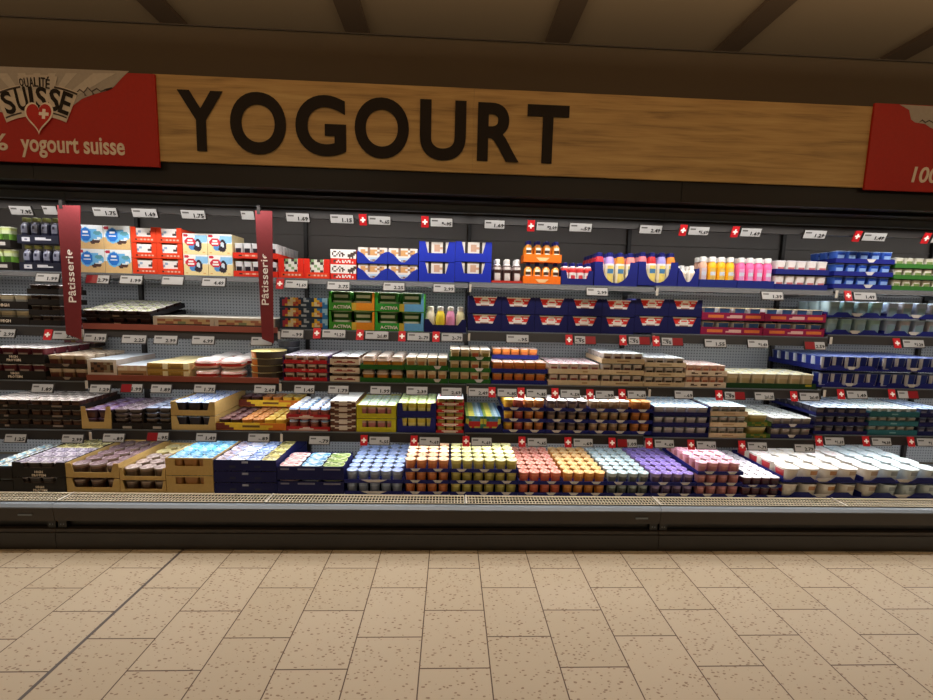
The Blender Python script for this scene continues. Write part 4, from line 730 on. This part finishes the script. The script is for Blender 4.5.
# ================================================================== signs
SY = 2.50
def W(u, v, Y=SY): return at(u, v, Y)
zt, zb = 2.742, 2.286
sg = empty('department_sign', (.4, SY, zb)); tag(sg, 'long wooden sign board reading YOGOURT in dark letters', 'sign')
for x0, x1 in ((-1.66, .1045), (.1055, 2.475)):
    b = MB(); b.box(x0-.4, x1-.4, 0, .014, 0, zt-zb); b.build('board', WOOD, sg)
for ch, u0, u1, v0, v1 in (('Y', 178.7, 224, 91, 151.6), ('O', 230.5, 286.4, 92.5, 155), ('G', 295.7, 346.3, 95.5, 156.5), ('O', 354.9, 409, 98, 159), ('U', 420, 466, 100.5, 161), ('R', 477.5, 519.7, 103.5, 162), ('T', 526.7, 568.2, 105.5, 164)):
    um, vm = (u0+u1)/2, (v0+v1)/2; x, z = W(um, vm); xa, xb = W(u0, vm)[0], W(u1, vm)[0]; za, zc = W(um, v1)[1], W(um, v0)[1]
    text(ch, .4, INK, sg, (x-.4, -.004, z-zb), width=xb-xa, height=zc-za, name='letter', bold=.03, extrude=.001, res=8)
ZB = 2.25
def red_sign(x0, x1, label, ref):
    r = empty('quality_sign', ((x0+x1)/2, SY-.012, ZB)); tag(r, label, 'sign', 'red quality signs')
    b = MB(); b.box(x0-(x0+x1)/2, x1-(x0+x1)/2, 0, .012, 0, 2.735-2.25, '#a51a0a'); b.build('board', CARD, r)
    return r, (x0+x1)/2
RED = '#b51a08'
def P(pts, Y=SY-.012): return [W(u, v, Y) for u, v in pts]
def poly(r, cx, name, pts, col, mat=CARD, y=-.0012, th=.001):
    q = [(x-cx, z-ZB) for x, z in pts]
    area = sum(q[i][0]*q[(i+1) % len(q)][1]-q[(i+1) % len(q)][0]*q[i][1] for i in range(len(q)))
    if area < 0: q.reverse()
    b = MB(); b.prism(q, y, y+th, col); return b.build(name, mat, r)
xl = W(156.8, 120, SY-.012)[0]
r1, c1 = red_sign(-3.32, xl, 'red quality sign with heart emblem and snowy peaks, left of YOGOURT', None)
# sky with rays
skyb = [(-120, 62), (129, 71.2), (121, 79), (114, 87), (106, 91), (92, 95), (82, 99), (70, 108), (-120, 112)]
poly(r1, c1, 'sky_print', P(skyb), '#a39a90')
for i in range(9):
    a0, a1 = PI*(.06+.105*i), PI*(.06+.105*i+.05)
    pts = [(38, 118)]
    ray = []
    for a_ in (a0, a1):
        dx, dy = math.cos(a_), -math.sin(a_)
        t = min(95/abs(dx) if dx else 999, (46-.037*(38+0)+0)/abs(dy)); 
        ex, ey = 38+dx*t, 118+dy*t
        ray.append((ex, max(ey, 69+.037*ex*.9)))
    if ray[0][0] < 118: poly(r1, c1, 'ray_print', P([(38+math.cos(a0)*24, 118-math.sin(a0)*24)]+ray+[(38+math.cos(a1)*24, 118-math.sin(a1)*24)]), '#b9b0a5', y=-.0020)
# mountains in outline
for pts in ([(76, 93), (80, 89), (84, 92), (88, 87), (92, 91), (97, 88), (101, 91), (106, 89.5), (112, 88), (112, 88.8), (106, 90.6), (101, 92.2), (97, 89.4), (92, 92.4), (88, 88.4), (84, 93.4), (80, 90.4), (76, 94.4)], [(84, 92), (87, 96), (85, 96)], [(92, 91), (95, 94.5), (93, 95)], [(104, 89.5), (112, 87.5), (113, 88.5), (107, 91)]):
    poly(r1, c1, 'peak_print', P(pts), '#4a3a34', y=-.0028)
# emblem: arched banner, letters, heart
def arc(uc, vc, R, a0, a1, n=14): return [(uc+R*math.sin(a0+(a1-a0)*i/n), vc-R*math.cos(a0+(a1-a0)*i/n)) for i in range(n+1)]
uc, vc = 37, 186
poly(r1, c1, 'banner', P(arc(uc, vc, 102, -.42, .42)+list(reversed(arc(uc, vc, 70, -.44, .44)))), '#cdbfae', y=-.0036)
poly(r1, c1, 'banner_line', P(arc(uc, vc, 101, -.42, -.16)+list(reversed(arc(uc, vc, 99, -.42, -.16)))), '#3a2a22', y=-.0046)
poly(r1, c1, 'banner_line', P(arc(uc, vc, 101, .18, .42)+list(reversed(arc(uc, vc, 99, .18, .42)))), '#3a2a22', y=-.0046)
poly(r1, c1, 'banner_line', P(arc(uc, vc, 75, .16, .42)+list(reversed(arc(uc, vc, 73.5, .16, .42)))), '#3a2a22', y=-.0046)
poly(r1, c1, 'banner_line', P(arc(uc, vc, 75, -.42, -.2)+list(reversed(arc(uc, vc, 73.5, -.42, -.2)))), '#3a2a22', y=-.0046)
poly(r1, c1, 'title_plate', P(arc(uc, vc, 111, -.17, .19)+list(reversed(arc(uc, vc, 96, -.17, .19)))), '#b9aea2', y=-.0042)
for ch, a_ in zip('QUALITÉ', (-.140, -.094, -.045, 0, .035, .067, .112)):
    u, v = uc+104*math.sin(a_), vc-103.5*math.cos(a_); x, z = W(u, v, SY-.012)
    text(ch, .066, INK, r1, (x-c1, -.0056, z-ZB), rot=(PI/2, a_, 0), bold=.01, res=2, name='letter', width=.007 if ch == 'I' else .021, height=.062 if ch == 'É' else .048)
for ch, a_, wd in (('S', -.325, 9.5), ('U', -.165, 10), ('I', -.055, 3.4), ('S', .06, 9.5), ('S', .21, 9.5), ('E', .345, 9)):
    u, v = uc+87*math.sin(a_), vc-87.5*math.cos(a_); x, z = W(u, v, SY-.012)
    text(ch, .15, INK, r1, (x-c1, -.0056, z-ZB), rot=(PI/2, a_, 0), bold=.022, res=3, name='letter', width=wd*.0060, height=.118)
def heart(s_): 
    o = []
    for i in range(40):
        t = 2*PI*i/40; o.append((40+s_*.80*16*math.sin(t)**3/16, 116-s_*.92*(13*math.cos(t)-5*math.cos(2*t)-2*math.cos(3*t)-math.cos(4*t))/15))
    return o
poly(r1, c1, 'heart_outline', P(heart(18)), '#e4d6c6', y=-.0066); poly(r1, c1, 'heart', P(heart(15.6)), RED, y=-.0076)
poly(r1, c1, 'heart_cross', P([(44, 109.5), (47, 109.8), (46.8, 113), (50, 113.4), (49.8, 116.5), (46.6, 116.3), (46.4, 119.6), (43.3, 119.3), (43.5, 116), (40.3, 115.7), (40.5, 112.6), (43.7, 112.8)]), '#eadfd4', y=-.0086)
x, z = W(-4, 146.6, SY-.012); xb = W(125, 150, SY-.012)[0]
me, w_, h_ = text_mesh('100% yogourt suisse', .1, CREAM, bold=.02, res=4)
zt_ = W(37, 146.5, SY-.012)[1]-ZB
xa_ = W(21.3, 146, SY-.012)[0]; text('yogourt suisse', .1, CREAM, r1, ((xa_+xb)/2-c1, -.0016, zt_), width=xb-xa_, height=.118, bold=.02, res=4)
wv = (xb-W(-51, 145, SY-.012)[0])*.82; xp = W(8, 144, SY-.012)[0]
text('100%', .1, CREAM, r1, (xp-.15-c1, -.0016, zt_+.016), width=.30, height=.088, bold=.02, res=4)
# second red sign
xr = W(870, 150, SY-.012)[0]-.004
ZB = 2.271
r2_, c2 = red_sign(xr, 4.15, 'red quality sign with a corner of sky, right of YOGOURT', None)
poly(r2_, c2, 'sky_print', P([(899.5, 104.6), (1085, 114.5), (1085, 152), (1000, 146), (960, 141), (930, 127.5), (925, 124), (915, 122.5), (911, 119.5), (909, 110), (904, 107)]), '#a39a90')
poly(r2_, c2, 'peak_print', P([(918, 123), (922, 119.5), (925, 122), (929, 120), (936, 124), (936, 125), (929, 121.2), (925, 123.2), (922, 121)]), '#4a3a34', y=-.0024)
wv2 = wv*1.28
text('100% yogourt suisse', .1, CREAM, r2_, (W(911.5, 177, SY-.012)[0]+wv2/2-c2, -.0016, W(922, 177.3, SY-.012)[1]-ZB), width=wv2, height=.118, bold=.02, res=4, shear=.15)

# ================================================================== Pâtisserie flags
def blade(pts, Yt, Yb, label, tu, tv):
    """tapered card flag; pts: four picture corners (top left, top right, bottom right, bottom left) on its own sloping plane"""
    q = []
    for (u, v), Y in zip(pts, (Yt, Yt-.0, Yb, Yb)):
        x, z = at(u, v, Y); q.append((x, Y, z))
    cx, cz = q[3][0], q[3][2]
    o = empty('section_flag', (cx, Yb, cz)); tag(o, label, 'sign', 'red section flags')
    mb = MB(); q = [(x-cx, y-Yb, z-cz) for x, y, z in q]; bk = [(x, y+.004, z) for x, y, z in q]
    mb.face([q[3], q[2], q[1], q[0]], '#7c2c30'); mb.face([bk[0], bk[1], bk[2], bk[3]], '#7c2c30')
    for i in range(4): j = (i+1) % 4; mb.face([q[i], q[j], bk[j], bk[i]], '#7c1a22')
    mb.build('card', CARD, o)
    # lettering runs upwards
    Ym = (Yt+Yb)/2; x, z = at(tu, tv, Ym)
    t = text('Pâtisserie', .07, WHITE, o, (x-cx, Ym-Yb-.006, z-cz), rot=(PI/2+math.atan2(Yt-Yb, q[0][2])*-1, -PI/2, 0), width=.32, height=.042, bold=.004, res=3)
    mb2 = MB(); mb2.box(q[0][0]+.01, q[0][0]+.03, q[0][1], q[0][1]+.02, q[0][2]-.02, q[0][2]+.03); mb2.build('hanger', RAIL, o)
blade([(57, 205), (80, 205.5), (81, 339.5), (66, 334)], 2.66, 2.70, 'red Pâtisserie flag beside the navy drink bottles', 71.5, 276)
blade([(255, 210.5), (272, 211), (273.5, 343.5), (262, 339)], 2.66, 2.70, 'red Pâtisserie flag over the fruit tart boxes', 265, 279)

# ================================================================== light
def area(name, loc, rot, sx, sy, e, col, spread=180):
    l = bpy.data.lights.new(name, 'AREA'); l.shape = 'RECTANGLE'; l.size = sx; l.size_y = sy; l.energy = e; l.color = col; l.spread = math.radians(spread)
    o = bpy.data.objects.new(name, l); COL.objects.link(o); o.location = loc; o.rotation_euler = rot; return o
for k in range(7):
    a, c = BX[k], BX[k+1]
    area('canopy_lamp', ((a+c)/2, 2.604, 2.144), (0, 0, 0), c-a-.04, .035, 6.0, (1, .975, .95), 125)
    area('added_rear_fill', ((a+c)/2, 2.80, 2.14), (math.radians(35), 0, 0), c-a-.06, .02, 1.0, (1, .97, .93), 170)  # added fill light, brightens the upper back wall behind the rail
    for s in (1, 2, 3, 4):
        area('shelf_lamp', ((a+c)/2, 2.797, ZS[s][k]-.046), (math.radians(9), 0, 0), c-a-.06, .014, 2.2, (1, .985, .97), 170)
for x in (-4.2, -1.4, 1.4, 4.2):
    area('aisle_lamp', (x, .4, 3.2), (0, 0, 0), 1.6, .3, 13, (1, .85, .59))
    area('added_ceiling_fill', (x, 1.6, 2.95), (PI, 0, 0), 2.7, .3, 32, (1, .84, .58))  # added upward fill to brighten the ceiling, not a fitting of the store
w = bpy.data.worlds.new('store_ambience'); SC.world = w; w.use_nodes = True
bg = w.node_tree.nodes['Background']; bg.inputs[0].default_value = (1, .80, .56, 1); bg.inputs[1].default_value = .05
SC.view_settings.view_transform = 'Standard'; SC.view_settings.look = 'None'; SC.view_settings.gamma = 1; SC.view_settings.exposure = 0
SC.view_settings.use_curve_mapping = False
